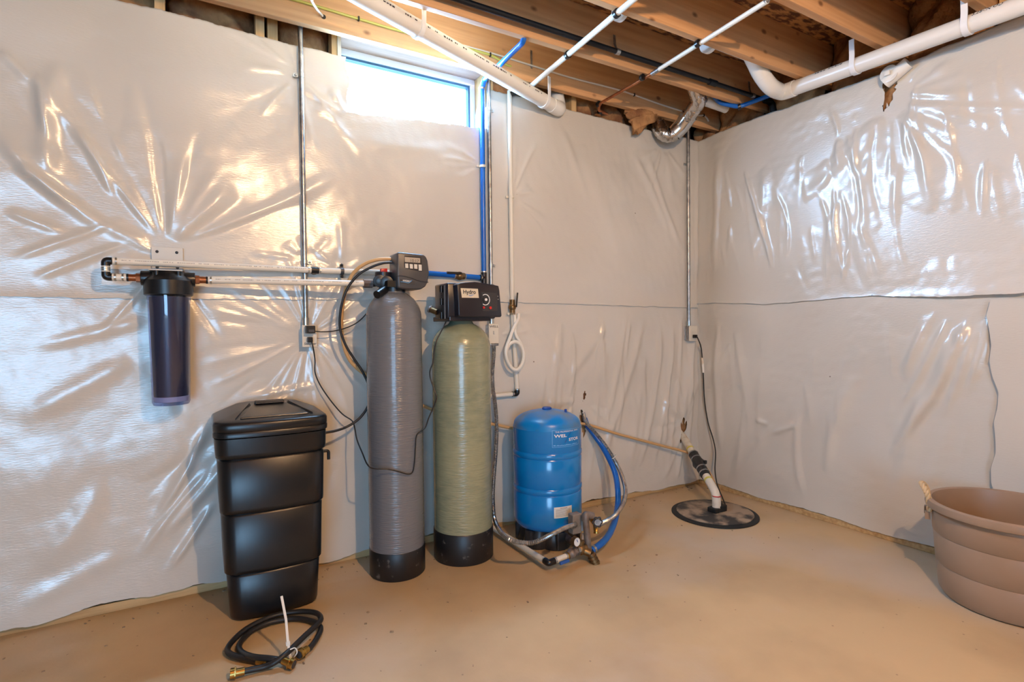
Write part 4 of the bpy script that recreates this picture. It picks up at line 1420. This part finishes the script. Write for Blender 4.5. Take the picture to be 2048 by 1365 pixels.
tag(mb.build('dial_ticks', 'white_print', cover, 0), kind='stuff')
# outlet stub at the left of the head
MB().cyl(h2(60, 1020, -0.20), h2(-120, 950, -0.17), 0.016, 0.015, n=14).build('outlet_pipe', 'bronze', t)
MB().cyl(h2(-120, 950, -0.17), h2(-150, 930, -0.165), 0.019, n=14).build('outlet_nut', 'galv_dirty', t)

cord = MB().tube(CORD_A, 0.0032, 8).build('power_cord', 'black_rubber', t)
MB().box(*PLUG_A).build('plug', 'black_plastic', cord, 0, bevel=0.004)

# ================================================================== BRINE TANK
bx_, by_ = -2.981, -0.203
t = thing('brine_tank', 'black ribbed plastic brine tank with a moulded lid', 'brine tank', (bx_, by_, 0))
tiers = [(0.000, .322, .290), (0.004, .338, .304), (0.012, .343, .308), (0.184, .363, .321), (0.190, .350, .312), (0.195, .360, .320), (0.199, .378, .333), (0.212, .380, .334), (0.434, .390, .339), (0.440, .377, .330), (0.445, .388, .338), (0.449, .401, .349), (0.464, .403, .350),
         (0.659, .411, .356), (0.665, .398, .346), (0.670, .410, .356), (0.675, .423, .367), (0.690, .426, .369), (0.752, .430, .370)]
rings = [rrect(w, d_, 0.048, z, (bx_, by_), 0.024) for z, w, d_ in tiers]
MB().loft(rings).build('tank', 'black_plastic', t, 60)
lid = [(0.755, .424, .372), (0.758, .440, .384), (0.776, .442, .386), (0.780, .436, .380), (0.784, .440, .384), (0.808, .440, .384), (0.816, .432, .376), (0.820, .420, .364)]
rings = [rrect(w, d_, 0.055, z, (bx_, by_), 0.026) for z, w, d_ in lid]
for k in range(1, 7):                                                            # lid rises towards the back
    s = 1 - k / 7.5
    ring = []
    for p in rrect(.420 * s, .364 * s, 0.055 * s, 0, (bx_, by_ + 0.055 * (1 - s)), 0.026 * s):
        fy = (p.y - (by_ - 0.19)) / 0.38
        ring.append(V(p.x, p.y, 0.820 + 0.050 * min(1, (1 - s) * 2.2) * (0.35 + 0.65 * fy)))
    rings.append(ring)
lido = MB().loft(rings).build('lid', 'black_plastic', t, 60)
zh = lambda y: 0.8235 + 0.050 * (0.35 + 0.65 * ((y - (by_ - 0.19)) / 0.38)) * min(1, 2.2 * max(0.0, (y - (by_ - 0.182)) / 0.24))
tp = [(bx_ - 0.125, by_ - 0.165), (bx_ + 0.145, by_ - 0.165), (bx_ + 0.07, by_ + 0.02), (bx_ - 0.06, by_ + 0.02)]
MB().loft([[V(x, y, zh(y) - 0.004) for x, y in tp], [V(x * 0.97 + bx_ * 0.03, y, zh(y) + 0.006) for x, y in tp]]).build('grip_panel', 'black_plastic', lido, 0, bevel=0.004)
for sg, xa, xb in ((-1, -0.132, -0.066), (1, 0.152, 0.076)):  # dark strips standing in for the shaded sides of the grip recess
    y0_, y1_ = by_ - 0.160, by_ + 0.03
    MB().loft([[V(bx_ + xa, y0_, zh(y0_) - 0.01), V(bx_ + xa + 0.010 * sg, y0_, zh(y0_) - 0.01), V(bx_ + xa + 0.006 * sg, y0_, zh(y0_) + 0.004)],
               [V(bx_ + xb, y1_, zh(y1_) - 0.01), V(bx_ + xb + 0.022 * sg, y1_, zh(y1_) - 0.01), V(bx_ + xb + 0.008 * sg, y1_, zh(y1_) + 0.007)]]).build('recess_shade', 'black_rubber', lido, 0)
MB().box((bx_ - 0.055, by_ + 0.005, 0.846), (bx_ + 0.065, by_ + 0.035, 0.876)).build('slot_shade', 'black_rubber', lido, 0, bevel=0.005)  # solid dark block in place of the shade inside the hand slot
MB().cyl(V(bx_ - 0.05, by_ - 0.002, 0.866), V(bx_ + 0.06, by_ - 0.002, 0.866), 0.005, n=10).build('handle_bar', 'black_plastic', lido)
oe = V(bx_ + 0.205, by_ - 0.06, 0.635)
MB().tube(fillet([oe, oe + V(0.035, 0, 0), oe + V(0.035, 0, -0.04)], 0.01), 0.007, 10).cyl(oe, oe + V(0.012, 0, 0), 0.012, n=12).build('overflow_elbow', 'black_plastic', t)

# black brine line from the softener head to the tank
c = [A(x, y, yy) for x, y, yy in ((784, 525, -0.25), (765, 527, -0.24), (742, 535, -0.22), (718, 549, -0.20), (698, 572, -0.19), (686, 600, -0.18), (680, 632, -0.17), (681, 662, -0.16), (692, 692, -0.16), (708, 718, -0.16), (724, 742, -0.16),
                                  (737, 770, -0.16), (741, 792, -0.16), (735, 815, -0.16), (718, 838, -0.16), (696, 853, -0.16), (672, 862, -0.17), (650, 866, -0.18))]
tag(MB().tube(spline(c), 0.0062, 10).build('brine_hose', 'black_rubber'), 'black tube curving from the grey tank head to the brine tank', 'hose')
# tan drain tube behind the tanks to the sump
c = [A(x, y, yy) for x, y, yy in ((784, 518, -0.235), (758, 519, -0.22), (732, 527, -0.19), (710, 543, -0.16), (696, 566, -0.13), (687, 600, -0.10), (683, 640, -0.08), (685, 680, -0.065), (696, 715, -0.055), (715, 738, -0.05), (742, 756, -0.05), (800, 790, -0.05),
                                  (880, 826, -0.05), (950, 843, -0.05), (985, 849, -0.055), (1025, 857, -0.06), (1080, 860, -0.05), (1130, 850, -0.045), (1165, 848, -0.045), (1195, 856, -0.05), (1240, 870, -0.05), (1300, 886, -0.055), (1350, 899, -0.07), (1378, 907, -0.12),
                                  (1400, 922, -0.20), (1418, 945, -0.28), (1428, 965, -0.36), (1434, 985, -0.42))]
tag(MB().tube(spline(c, 4), 0.0088, 10).build('drain_hose', 'tan_hose'), 'tan drain tube running behind the tanks along the wall to the sump', 'hose')

# looped white hose on the wall
c = [A(x, y, yy) for x, y, yy in ((1029, 630, -0.05), (1030, 648, -0.055), (1031, 668, -0.06), (1040, 685, -0.07), (1047, 705, -0.07), (1046, 726, -0.07), (1037, 741, -0.07), (1025, 740, -0.075), (1014, 725, -0.08), (1012, 706, -0.08), (1018, 690, -0.085), (1030, 684, -0.09),
                                  (1041, 690, -0.09), (1047, 706, -0.09), (1045, 725, -0.09), (1036, 739, -0.09), (1024, 737, -0.09), (1014, 720, -0.09), (1012, 700, -0.09), (1020, 676, -0.08), (1028, 655, -0.07), (1036, 640, -0.06), (1037, 628, -0.05))]
tag(MB().tube(spline(c), 0.0105, 12).build('looped_hose', 'white_hose'), 'white hose hung in a loop on the wall above the blue tank', 'hose')

# ================================================================== PRESSURE TANK (blue)
PX, PY, PR = -1.572, -0.300, 0.190
t = thing('pressure_tank', 'bright blue well pressure tank on a black stand', 'pressure tank', (PX, PY, 0))
z_b, z_t = 0.125, 0.645
prof = [(0.11, 0.088), (0.150, 0.094), (0.176, 0.106), (PR - 0.001, 0.13), (PR, 0.15), (PR, 0.288), (PR - 0.004, 0.296), (PR + 0.002, 0.304), (PR + 0.002, 0.322), (PR - 0.003, 0.330), (PR, 0.336),
        (PR, 0.478), (PR - 0.004, 0.486), (PR + 0.002, 0.494), (PR + 0.002, 0.512), (PR - 0.003, 0.520), (PR, 0.526), (PR, 0.640)]
MB().lathe(prof, (PX, PY, 0), 72).build('tank', 'tank_blue', t)
MB().lathe([(PR, 0.640), (PR - 0.004, 0.655)] + [(PR * math.cos(math.pi / 2 * i / 10) - 0.004 * (i < 8), 0.655 + 0.077 * math.sin(math.pi / 2 * i / 10)) for i in range(1, 10)] + [(0.001, 0.733)], (PX, PY, 0), 72).build('dome', 'dusty_blue', t)
c = A(1099, 811, PY)
MB().lathe([(0.026, 0.728), (0.027, 0.738), (0.022, 0.743)], (PX, PY, 0), 20).build('top_cap', 'cap_blue', t)
vx = V(PX + 0.075, PY - 0.075, 0.712)
MB().cyl(vx, vx + V(0, 0, 0.022), 0.007, n=10).build('air_valve', 'cap_blue', t)
# stand with arched feet
rings = []
for k, (z, rr) in enumerate(((0.0, 0.168), (0.006, 0.172), (0.055, 0.160), (0.10, 0.150), (0.118, 0.148))):
    ring = []
    for i in range(72):
        an = 2 * math.pi * i / 72
        f = abs(math.sin(an * 3 + 0.5))
        ring.append(V(PX + math.cos(an) * rr * (1 - 0.16 * (1 - f) ** 2), PY + math.sin(an) * rr * (1 - 0.16 * (1 - f) ** 2), z))
    rings.append(ring)
MB().loft(rings).build('stand', 'base_plastic', t, 60)
for i in range(6):
    an = math.pi / 3 * i + 0.35
    q = V(math.cos(an), math.sin(an), 0)
    MB().bar(V(PX, PY, 0.05) + q * 0.13, V(PX, PY, 0.05) + q * 0.182, 0.050, 0.098).build('foot', 'base_plastic', t, 0, bevel=0.008)
# decals follow the curve of the tank
view = math.atan2(CAM.y - PY, CAM.x - PX)


def on_tank(deg, z, lift=0.0008):
    an = view + math.radians(deg)
    return V(PX + math.cos(an) * (PR + lift), PY + math.sin(an) * (PR + lift), z)


def tank_patch(d0, d1, za, zb_, mat, name, lift=0.0008, n=14):
    mb = MB()
    mb.loft([[on_tank(d0 + (d1 - d0) * i / n, z, lift) for i in range(n + 1)] for z in (za, zb_)], False, False, False)
    return mb.build(name, mat, t)


def tank_text(s, d0, d1, za, zb_, mat, bold=0.0, lift=0.0012):
    P, fs = fit_text(s, bold)
    mb = MB().add([on_tank(d0 + (d1 - d0) * u, za + (zb_ - za) * v, lift) for u, v in P], fs)
    return mb


D0, D1, ZA, ZB = 8, 62, 0.556, 0.648
mb = MB()
for lo_, hi_ in ((ZA, ZA + 0.0018), (ZB - 0.0018, ZB)):
    mb.loft([[on_tank(D0 + (D1 - D0) * i / 16, z) for i in range(17)] for z in (lo_, hi_)], False, False, False)
for da, db in ((D0, D0 + 0.7), (D1 - 0.7, D1)):
    mb.loft([[on_tank(x, z) for x in (da, db)] for z in (ZA, ZB)], False, False, False)
decal = mb.build('decal', 'light_blue_print', t)
tank_text('THE PROFESSIONAL SERIES', 13, 59, 0.633, 0.641, 0).build('decal_text', 'white_print', decal, 0)
tank_text('WEL', 11, 33, 0.608, 0.624, 0, 0.02).build('decal_text', 'white_print', decal, 0)
tank_text('STOR', 37, 60, 0.584, 0.600, 0, 0.02).build('decal_text', 'white_print', decal, 0)
mb = MB().add([on_tank(29, 0.578), on_tank(30.4, 0.578), on_tank(41.4, 0.630), on_tank(40, 0.630)], [(0, 1, 2, 3)])
mb.build('decal_slash', 'dark_blue_print', decal, 0)
mb = MB()
rs = random.Random(2)
x = D0 + 2
while x < D1 - 6:
    l = rs.uniform(1.0, 3.4)
    mb.loft([[on_tank(x + l * i / 3, z, 0.0012) for i in range(4)] for z in (0.563, 0.5665 + rs.uniform(0, 0.003))], False, False, False)
    x += l + 0.7
tag(mb.build('decal_small_print', 'light_blue_print', decal, 0), kind='stuff')
lab = tank_patch(10, 42, 0.182, 0.240, 'paper', 'rating_label')
mb = MB()
for k in range(8):
    d0 = 12.5 if k else 20
    mb.loft([[on_tank(d0 + (27 if k else 13) * i / 5 * rs.uniform(0.96, 1), z, 0.0014) for i in range(6)] for z in (0.232 - k * 0.006, 0.2335 - k * 0.006 + (0.001 if not k else 0))], False, False, False)
tag(mb.build('label_print', 'head_grey', lab, 0), kind='stuff')

# ---- pipework in front of the pressure tank
MY = F(1166, 1122, 0.0).y - 0.005
q_ = lambda px, py, dy=0.0: A(px, py, MY + dy)
t = thing('tank_manifold', 'brass and steel pipe manifold with gauge and switch at the foot of the blue tank', 'manifold', q_(1163, 1122))
cr = q_(1161, 1099)
MB().cyl(cr + V(-0.03, 0, 0.002), cr + V(0.03, -0.005, 0), 0.024, n=14).sphere(cr, 0.030).cyl(cr, cr + V(0, 0, 0.045), 0.019, n=12).build('cross', 'bronze', t)
MB().cyl(cr, V(PX + 0.03, PY - 0.06, cr.z), 0.017, n=12).build('tank_nipple', 'galv_dirty', t)
e0 = q_(1181, 1108, -0.035)
e1 = q_(1193, 1131, -0.055)
MB().cyl(cr, e0, 0.019, n=12).build('nipple', 'bronze', t)
mb = MB().cyl(e0, e1, 0.020, n=14)
for k in (0.3, 0.55, 0.8):
    p = e0.lerp(e1, k)
    dd = (e1 - e0).normalized()
    mb.cyl(p - dd * 0.004, p + dd * 0.004, 0.024, n=14)
mb.cyl(e1, e1 + V(0, -0.01, -0.022), 0.014, n=12)
mb.build('drain_valve', 'bronze', t)
r0, r1 = q_(1178, 1108, -0.005), q_(1171, 1038, -0.005)
MB().cyl(r0, r1, 0.0165, n=16).build('riser', 'galv_dirty', t)
MB().cyl(r0 - V(0, 0, 0.012), r0 + V(0, 0, 0.006), 0.023, n=14).build('riser_nut', 'galvanized', t)
MB().tube(fillet([r1 - V(0, 0, 0.01), r1 + V(-0.002, 0, 0.022), r1 + V(0.045, 0, 0.004)], 0.02), 0.0195, 14).build('elbow', 'galv_dirty', t)
b0 = r1 + V(0.035, 0, 0.006)
b1 = q_(1190, 1047, 0.01)
MB().cyl(b0, b1, 0.019, 0.015, n=14).build('hose_bibb', 'brass', t)
MB().cyl(b1, b1 + V(-0.008, -0.02, -0.038), 0.0125, n=12).cyl(b1 + V(-0.008, -0.02, -0.036), b1 + V(-0.009, -0.022, -0.044), 0.015, n=12).build('spout', 'brass', t)
wc = q_(1195, 1045, -0.03)
wheel = []
for i in range(40):
    an = 2 * math.pi * i / 40
    wheel.append(wc + V(math.cos(an) * 0.8, -math.cos(an) * 0.4, math.sin(an)) * (0.024 + 0.0035 * math.cos(6 * an)))
MB().tube(wheel + [wheel[0]], 0.0042, 8, False).build('handwheel', 'ink', t)
MB().cyl(wc, b1, 0.006, n=10).cyl(wc + V(-0.004, -0.006, 0), wc + V(0.004, 0.006, 0), 0.016, n=14).build('handwheel_hub', 'galvanized', t)
s0, s1 = q_(1147, 1033, 0.02), q_(1167, 1068, 0.02)
MB().box((s0.x + 0.004, MY + 0.03, s1.z), (s1.x - 0.002, MY + 0.075, s0.z)).build('pressure_switch', 'switch_grey', t, 0, bevel=0.005)
MB().box((s1.x + 0.004, MY + 0.040, s1.z + 0.004), (s1.x + 0.040, MY + 0.070, s0.z - 0.03)).build('switch_cover', 'gauge_white', t, 0, bevel=0.003)
MB().cyl(q_(1166, 1068, 0.02), cr + V(0.012, 0.0, 0.03), 0.0085, n=10).build('switch_nipple', 'galv_dirty', t)
g = q_(1154, 1085, -0.02)
gd = (CAM - g)
gd.z = 0.25
gd = (gd.normalized() + V(0.75, -0.1, 0)).normalized()
MB().cyl(g - gd * 0.022, g, 0.0245, n=28).build('gauge_case', 'bronze', t)
gf = MB().cyl(g, g + gd * 0.0015, 0.0205, n=28).build('gauge_face', 'gauge_white', t)
ax = gd.cross(V(0, 0, 1)).normalized()
MB().bar(g + gd * 0.003 - ax * 0.003, g + gd * 0.003 + V(0, 0, 0.014) + ax * 0.004, 0.003, 0.0012, gd).build('gauge_needle', 'sticker_blue', gf, 0)
MB().cyl(g - gd * 0.012, cr + V(-0.005, 0, 0.03), 0.007, n=10).build('gauge_stem', 'brass', t)
# ball valve towards the white pipe
w0, w1 = q_(1136, 1112, -0.012), q_(1150, 1103, -0.005)
MB().cyl(w0, w1, 0.020, n=12).sphere((w0 + w1) / 2, 0.025).cyl(w1, cr, 0.021, n=8).build('ball_valve', 'galv_dirty', t)
MB().cyl(w1.lerp(cr, 0.2), w1.lerp(cr, 0.5), 0.027, n=8).build('valve_nut', 'galvanized', t)
h0, h1 = q_(1120, 1128, -0.05), q_(1138, 1121, -0.05)
MB().bar(h0, h1, 0.012, 0.015).build('valve_handle', 'sticker_blue', t, 0, bevel=0.003)
# white pipe on the floor
t = thing('water_pipe', 'white pipe lying on the floor from behind the green tank to the manifold', 'pipe', F(1095, 1128, 0.02))
a = F(985, 1056, 0.035)
c = q_(1097, 1127, -0.02)
pexrun(t, a + (a - c) * 0.45, c + (a - c).normalized() * 0.02, 0.0142, b0=False)
pexrun(t, c.lerp(w0, 0.25), w0, 0.0142)
MB().tube(fillet([c + (a - c).normalized() * 0.03, c, c.lerp(w0, 0.3)], 0.012), 0.0165, 12).build('elbow', 'black_plastic', t)
MB().cyl(w0 + (c - w0) * 0.05, w0, 0.018, n=12).build('brass_ring', 'brass', t)

# flexible steel conduits
c = [V((WELL[0] + WELL[1]) / 2, -0.05, WELL[2]), A(988, 705, -0.05), A(985, 745, -0.05), A(986, 775, -0.055), A(991, 815, -0.06), A(993.5, 858, -0.07), A(991, 915, -0.09), A(987, 964, -0.12), A(986, 1005, -0.16), A(991, 1045, -0.22), q_(1012, 1076, 0.06), q_(1045, 1086, 0.0), q_(1070, 1085, -0.04), q_(1100, 1071, -0.04), q_(1128, 1057, 0.0), q_(1149, 1050, 0.03)]
t = thing('flexible_conduit', 'ribbed steel conduit from the Well box behind the green tank to the pressure switch', 'conduit', c[-1])
P, rad = corrugated(c, 0.0120, 0.0085, 0.0032)
MB().tube(P, rad, 10).build('hose', 'galvanized', t, 25)
MB().cyl(c[-1] + V(-0.02, -0.004, -0.004), c[-1] + V(0.006, 0.002, 0), 0.016, n=12).build('connector', 'band_steel', t)
MB().box((WELL[0] + 0.008, -0.062, WELL[2] - 0.014), (WELL[1] - 0.002, -0.036, WELL[2])).build('connector', 'galvanized', t, 0, bevel=0.003)
c = [A(1166, 812, 0.035), A(1167, 828, 0.0), A(1172, 845, -0.05), A(1186, 861, -0.08), A(1202, 880, -0.11), A(1219, 904, -0.16), A(1236, 934, -0.24), A(1247, 962, -0.34), A(1251, 985, -0.44), F(1246, 1008, 0.20), F(1232, 1029, 0.18), F(1214, 1042, 0.165), q_(1200, 1049, 0.01)]
t = thing('flexible_conduit', 'ribbed steel conduit curving out of the torn wall sheet right of the blue tank', 'conduit', c[-1])
P, rad = corrugated(c, 0.0130, 0.0085, 0.0032)
MB().tube(P, rad, 10).build('hose', 'galvanized', t, 25)
z_ = A(1226, 912, -0.19)
mb = MB()
ring = [z_ + V(-0.012, 0, -0.008) + V(math.cos(i * math.pi / 10) * 0.032, math.sin(i * math.pi / 10) * 0.02, math.cos(i * math.pi / 10) * 0.012) for i in range(21)]
mb.tube(ring, 0.0022, 6, False).build('zip_tie', 'zip_tie', t)
c = [A(1168, 832, 0.03), A(1174, 850, -0.03), A(1188, 870, -0.07), A(1204, 893, -0.12), A(1220, 922, -0.20), A(1231, 950, -0.27), A(1236, 985, -0.36), F(1235, 1015, 0.14), F(1229, 1044, 0.10), F(1218, 1070, 0.07), F(1202, 1088, 0.055), q_(1183, 1102, 0.01)]
t = thing('water_pipe', 'thick blue well pipe curving from the wall to the manifold', 'pipe', c[-1])
MB().tube(spline(c), 0.0172, 16).build('pipe', 'pex_blue', t)
band(t, c[-1].lerp(c[-2], 0.25), c[-2] - c[-1], 0.0195, 0.012)

# ================================================================== SUMP
SX, SY, SR = -0.452, -0.512, 0.250
t = thing('sump_cover', 'round dirty black sump cover set in the floor near the corner', 'sump', (SX, SY, 0))
MB().lathe([(SR + 0.010, 0.001), (SR + 0.010, 0.006), (SR - 0.004, 0.012), (SR - 0.022, 0.012)], (SX, SY, 0), 64).build('rim', 'sump_pit', t)
MB().lathe([(SR - 0.020, 0.003), (SR - 0.020, 0.016), (SR - 0.026, 0.020), (0.002, 0.022)], (SX, SY, 0), 64).build('lid', 'sump_lid', t)
p = F(1433, 1024, 0.02)
MB().box((p.x - 0.045, p.y - 0.03, 0.02), (p.x - 0.0, p.y + 0.035, 0.050)).box((p.x + 0.0, p.y - 0.03, 0.02), (p.x + 0.065, p.y + 0.035, 0.060)).build('pipe_seal', 'sump_pit', t, 0, bevel=0.006)
cord = MB().tube(CORD_B, 0.0042, 8).build('power_cord', 'black_rubber', t)
MB().box(*PLUG_B).build('plug', 'black_plastic', cord, 0, bevel=0.004)
MB().cyl(B(1404.5, 716, -0.045), B(1407, 746, -0.045), 0.009, n=10).build('tape_tag', 'paper', cord)
t = thing('sump_pipe', 'stained white sump discharge pipe with a black check valve, bending into the wall', 'pipe', p)
k0 = p + V(0, 0, 0.0)
up = V(p.x, p.y, A(1436, 988, p.y).z)
wl = V(HOLE_B.x + 0.012, 0.0, A(1367, 872, 0).z)
path = fillet([k0, up, wl, wl + V(-0.03, 0.07, 0.06)], 0.07, 8)
MB().tube(path, 0.0262, 20).build('pipe', 'sump_pvc', t)
dd = (wl - up).normalized()
v0, v1 = along(up, wl, 1387), along(up, wl, 1409)
vm = (v0 + v1) / 2
MB().tube([v0 - dd * 0.03, v0 + dd * 0.0, v0.lerp(v1, .35), vm, v0.lerp(v1, .65), v1, v1 + dd * -0.03], [0.031, 0.033, 0.034, 0.043, 0.034, 0.033, 0.031], 20).build('check_valve', 'black_rubber', t)
for q in (v0, v0.lerp(v1, .27), v0.lerp(v1, .76), v1):
    band(t, q, dd, 0.0355, 0.010, 'galvanized')
MB().obox(vm + V(0.02, -0.03, 0.015), V(0.012, 0, 0), V(0, 0.012, 0), V(0, 0, 0.012)).build('clamp_screw', 'black_plastic', t, bevel=0.002)
for q in (along(up, wl, 1381), along(up, wl, 1417)):
    band(t, q, dd, 0.0268, 0.016, 'primer_yellow')
band(t, k0 + V(0, 0, 0.10), (0, 0, 1), 0.0272, 0.004, 'red_plastic')

# ================================================================== TUB
CX, CY, CR, CH = -0.300, -1.893, 0.283, 0.415
t = thing('tub', 'large round tan plastic tub with rope handles by the right wall', 'tub', (CX, CY, 0))
prof = [(0.002, 0.0), (0.205, 0.0), (0.222, 0.006), (0.236, 0.03), (0.2445, 0.135), (0.2425, 0.140), (0.2475, 0.146), (0.2555, 0.265), (0.2535, 0.270), (0.2585, 0.276), (0.2635, 0.350), (0.262, 0.372), (0.268, 0.376), (CR, 0.380), (CR + 0.003, 0.392), (CR, CH - 0.006),
        (CR - 0.010, CH), (CR - 0.022, CH - 0.004), (0.255, CH - 0.03), (0.245, 0.30), (0.228, 0.05), (0.20, 0.014), (0.002, 0.012)]
MB().lathe(prof, (CX, CY, 0), 80).build('shell', 'tub_plastic', t)
for ha in (math.radians(114), math.radians(-66)):
    q = V(math.cos(ha), math.sin(ha), 0)
    s = V(-math.sin(ha), math.cos(ha), 0)
    c = V(CX, CY, 0) + q * (CR - 0.003)
    rp = [c - s * 0.050 + V(0, 0, 0.355) - q * 0.012, c - s * 0.050 + V(0, 0, CH) - q * 0.006, c - s * 0.040 + V(0, 0, CH + 0.030) + q * 0.004, c + V(0, 0, CH + 0.048) + q * 0.016, c + s * 0.040 + V(0, 0, CH + 0.030) + q * 0.004, c + s * 0.050 + V(0, 0, CH) - q * 0.006, c + s * 0.050 + V(0, 0, 0.355) - q * 0.012]
    P = spline(rp, 8)
    for ph in (0, 2.1, 4.2):                       # three strands
        Q = []
        for i, pt in enumerate(P):
            tt = (P[min(i + 1, len(P) - 1)] - P[max(i - 1, 0)]).normalized()
            n1 = tt.cross(q).normalized()
            n2 = tt.cross(n1)
            an = ph + i * 0.55
            Q.append(pt + (n1 * math.cos(an) + n2 * math.sin(an)) * 0.0058)
        MB().tube(Q, 0.0066, 8).build('rope_strand', 'rope', t)
    for sg in (-1, 1):
        kp = c + s * 0.045 * sg + V(0, 0, 0.352) + q * 0.006
        MB().prism([kp + s * 0.012, kp - s * 0.012, kp - s * 0.004 - V(0, 0, 0.035), kp + s * 0.004 - V(0, 0, 0.035)], q * -0.02).build('handle_lug', 'tub_plastic', t, 0)

# ================================================================== COILED HOSES IN FRONT
def floor_hose(pts, label):
    P = [F(x, y, z) for x, y, z in pts]
    t = thing('hose', label, 'hose', (P[0].x, P[0].y, 0))
    S = spline(P, 6)
    MB().tube(S, 0.0103, 12).build('tube', 'black_rubber', t)
    for p, n in ((P[0], P[1]), (P[-1], P[-2])):
        dd = (p - n).normalized()
        MB().cyl(p - dd * 0.022, p + dd * 0.006, 0.0128, n=14).build('ferrule', 'brass', t)
        MB().cyl(p + dd * 0.005, p + dd * 0.022, 0.0175, n=12).cyl(p + dd * 0.005, p + dd * 0.009, 0.020, n=8).build('coupling', 'brass', t)
        MB().cyl(p + dd * 0.0215, p + dd * 0.0225, 0.0135, n=14).build('washer', 'ink', t)
    return t


floor_hose([(475, 1346, .020), (500, 1341, .018), (530, 1334, .018), (552, 1324, .030), (575, 1306, .042), (608, 1274, .040), (634, 1250, .034), (642, 1238, .028), (632, 1227, .024), (600, 1224, .022), (550, 1232, .022), (500, 1254, .022), (467, 1281, .020), (455, 1302, .018), (472, 1314, .016), (505, 1321, .014), (526, 1325, .014)],
           'outer loop of black rubber hose on the floor with its brass end at far left')
floor_hose([(606, 1305, .020), (622, 1294, .016), (638, 1270, .014), (640, 1254, .014), (620, 1242, .014), (585, 1238, .014), (540, 1246, .014), (502, 1264, .014), (480, 1288, .014), (482, 1304, .015), (504, 1314, .030), (540, 1318, .034), (566, 1322, .026), (577, 1326, .022)],
           'inner loop of black rubber hose on the floor with its brass end at right')
t = thing('zip_tie', 'long white zip tie standing up from the coiled black hoses', 'zip tie', F(578, 1318, 0.0))
zb0 = F(581, 1318, 0.02)
zb1 = A(576, 1288, zb0.y + 0.02)
zt1 = A(563, 1193, zb0.y + 0.06)
strap(MB(), [zb0, zb1, zb1.lerp(zt1, 0.5) + V(0.004, 0, 0), zt1], (1, 0.2, 0), 0.0085, 0.002).build('tail', 'zip_tie', t)
MB().obox(zb1, V(0.007, 0, 0), V(0, 0.005, 0), V(0, 0, 0.006)).build('head', 'zip_tie', t, 0, bevel=0.001)
lp = [F(586, 1318, .02), F(594, 1306, .04), F(590, 1297, .05), F(580, 1300, .05)]
MB().tube(spline(lp), 0.0022, 6).build('loop', 'zip_tie', t)

# ================================================================== BITS ON THE FLOOR
rs = random.Random(9)
mb = MB()
for i in range(170):
    if i < 110:
        x, y = rs.uniform(-4.3, -0.05), -0.015 - abs(rs.gauss(0, 0.10))
    else:
        x, y = rs.uniform(-3.9, -0.4), rs.uniform(-1.2, -0.05)
    s = rs.uniform(0.002, 0.007)
    an = rs.uniform(0, 3.14)
    mb.obox((x, y, s * 0.25), V(math.cos(an), math.sin(an), 0) * s, V(-math.sin(an), math.cos(an), 0) * s * rs.uniform(.3, .8), V(0, 0, s * 0.25))
tag(mb.build('floor_debris', 'debris', None, 0), 'small chips and crumbs scattered on the concrete floor', 'debris', kind='stuff')

# unseen lamp holders for the bulbs, the two added ones included
for bl, pw in BULBS:
    zb_ = bl[2] + 0.05
    h = MB().lathe([(0.022, zb_ + 0.05), (0.026, zb_ + 0.045), (0.026, zb_ + 0.002), (0.020, zb_)], (bl[0], bl[1], 0), 20).build('lamp_holder', 'white_print', ceiling)
    MB().cyl(V(bl[0], bl[1], JZ), V(bl[0], bl[1], zb_ + 0.04), 0.006, n=8).build('lamp_cord', 'black_rubber', h)
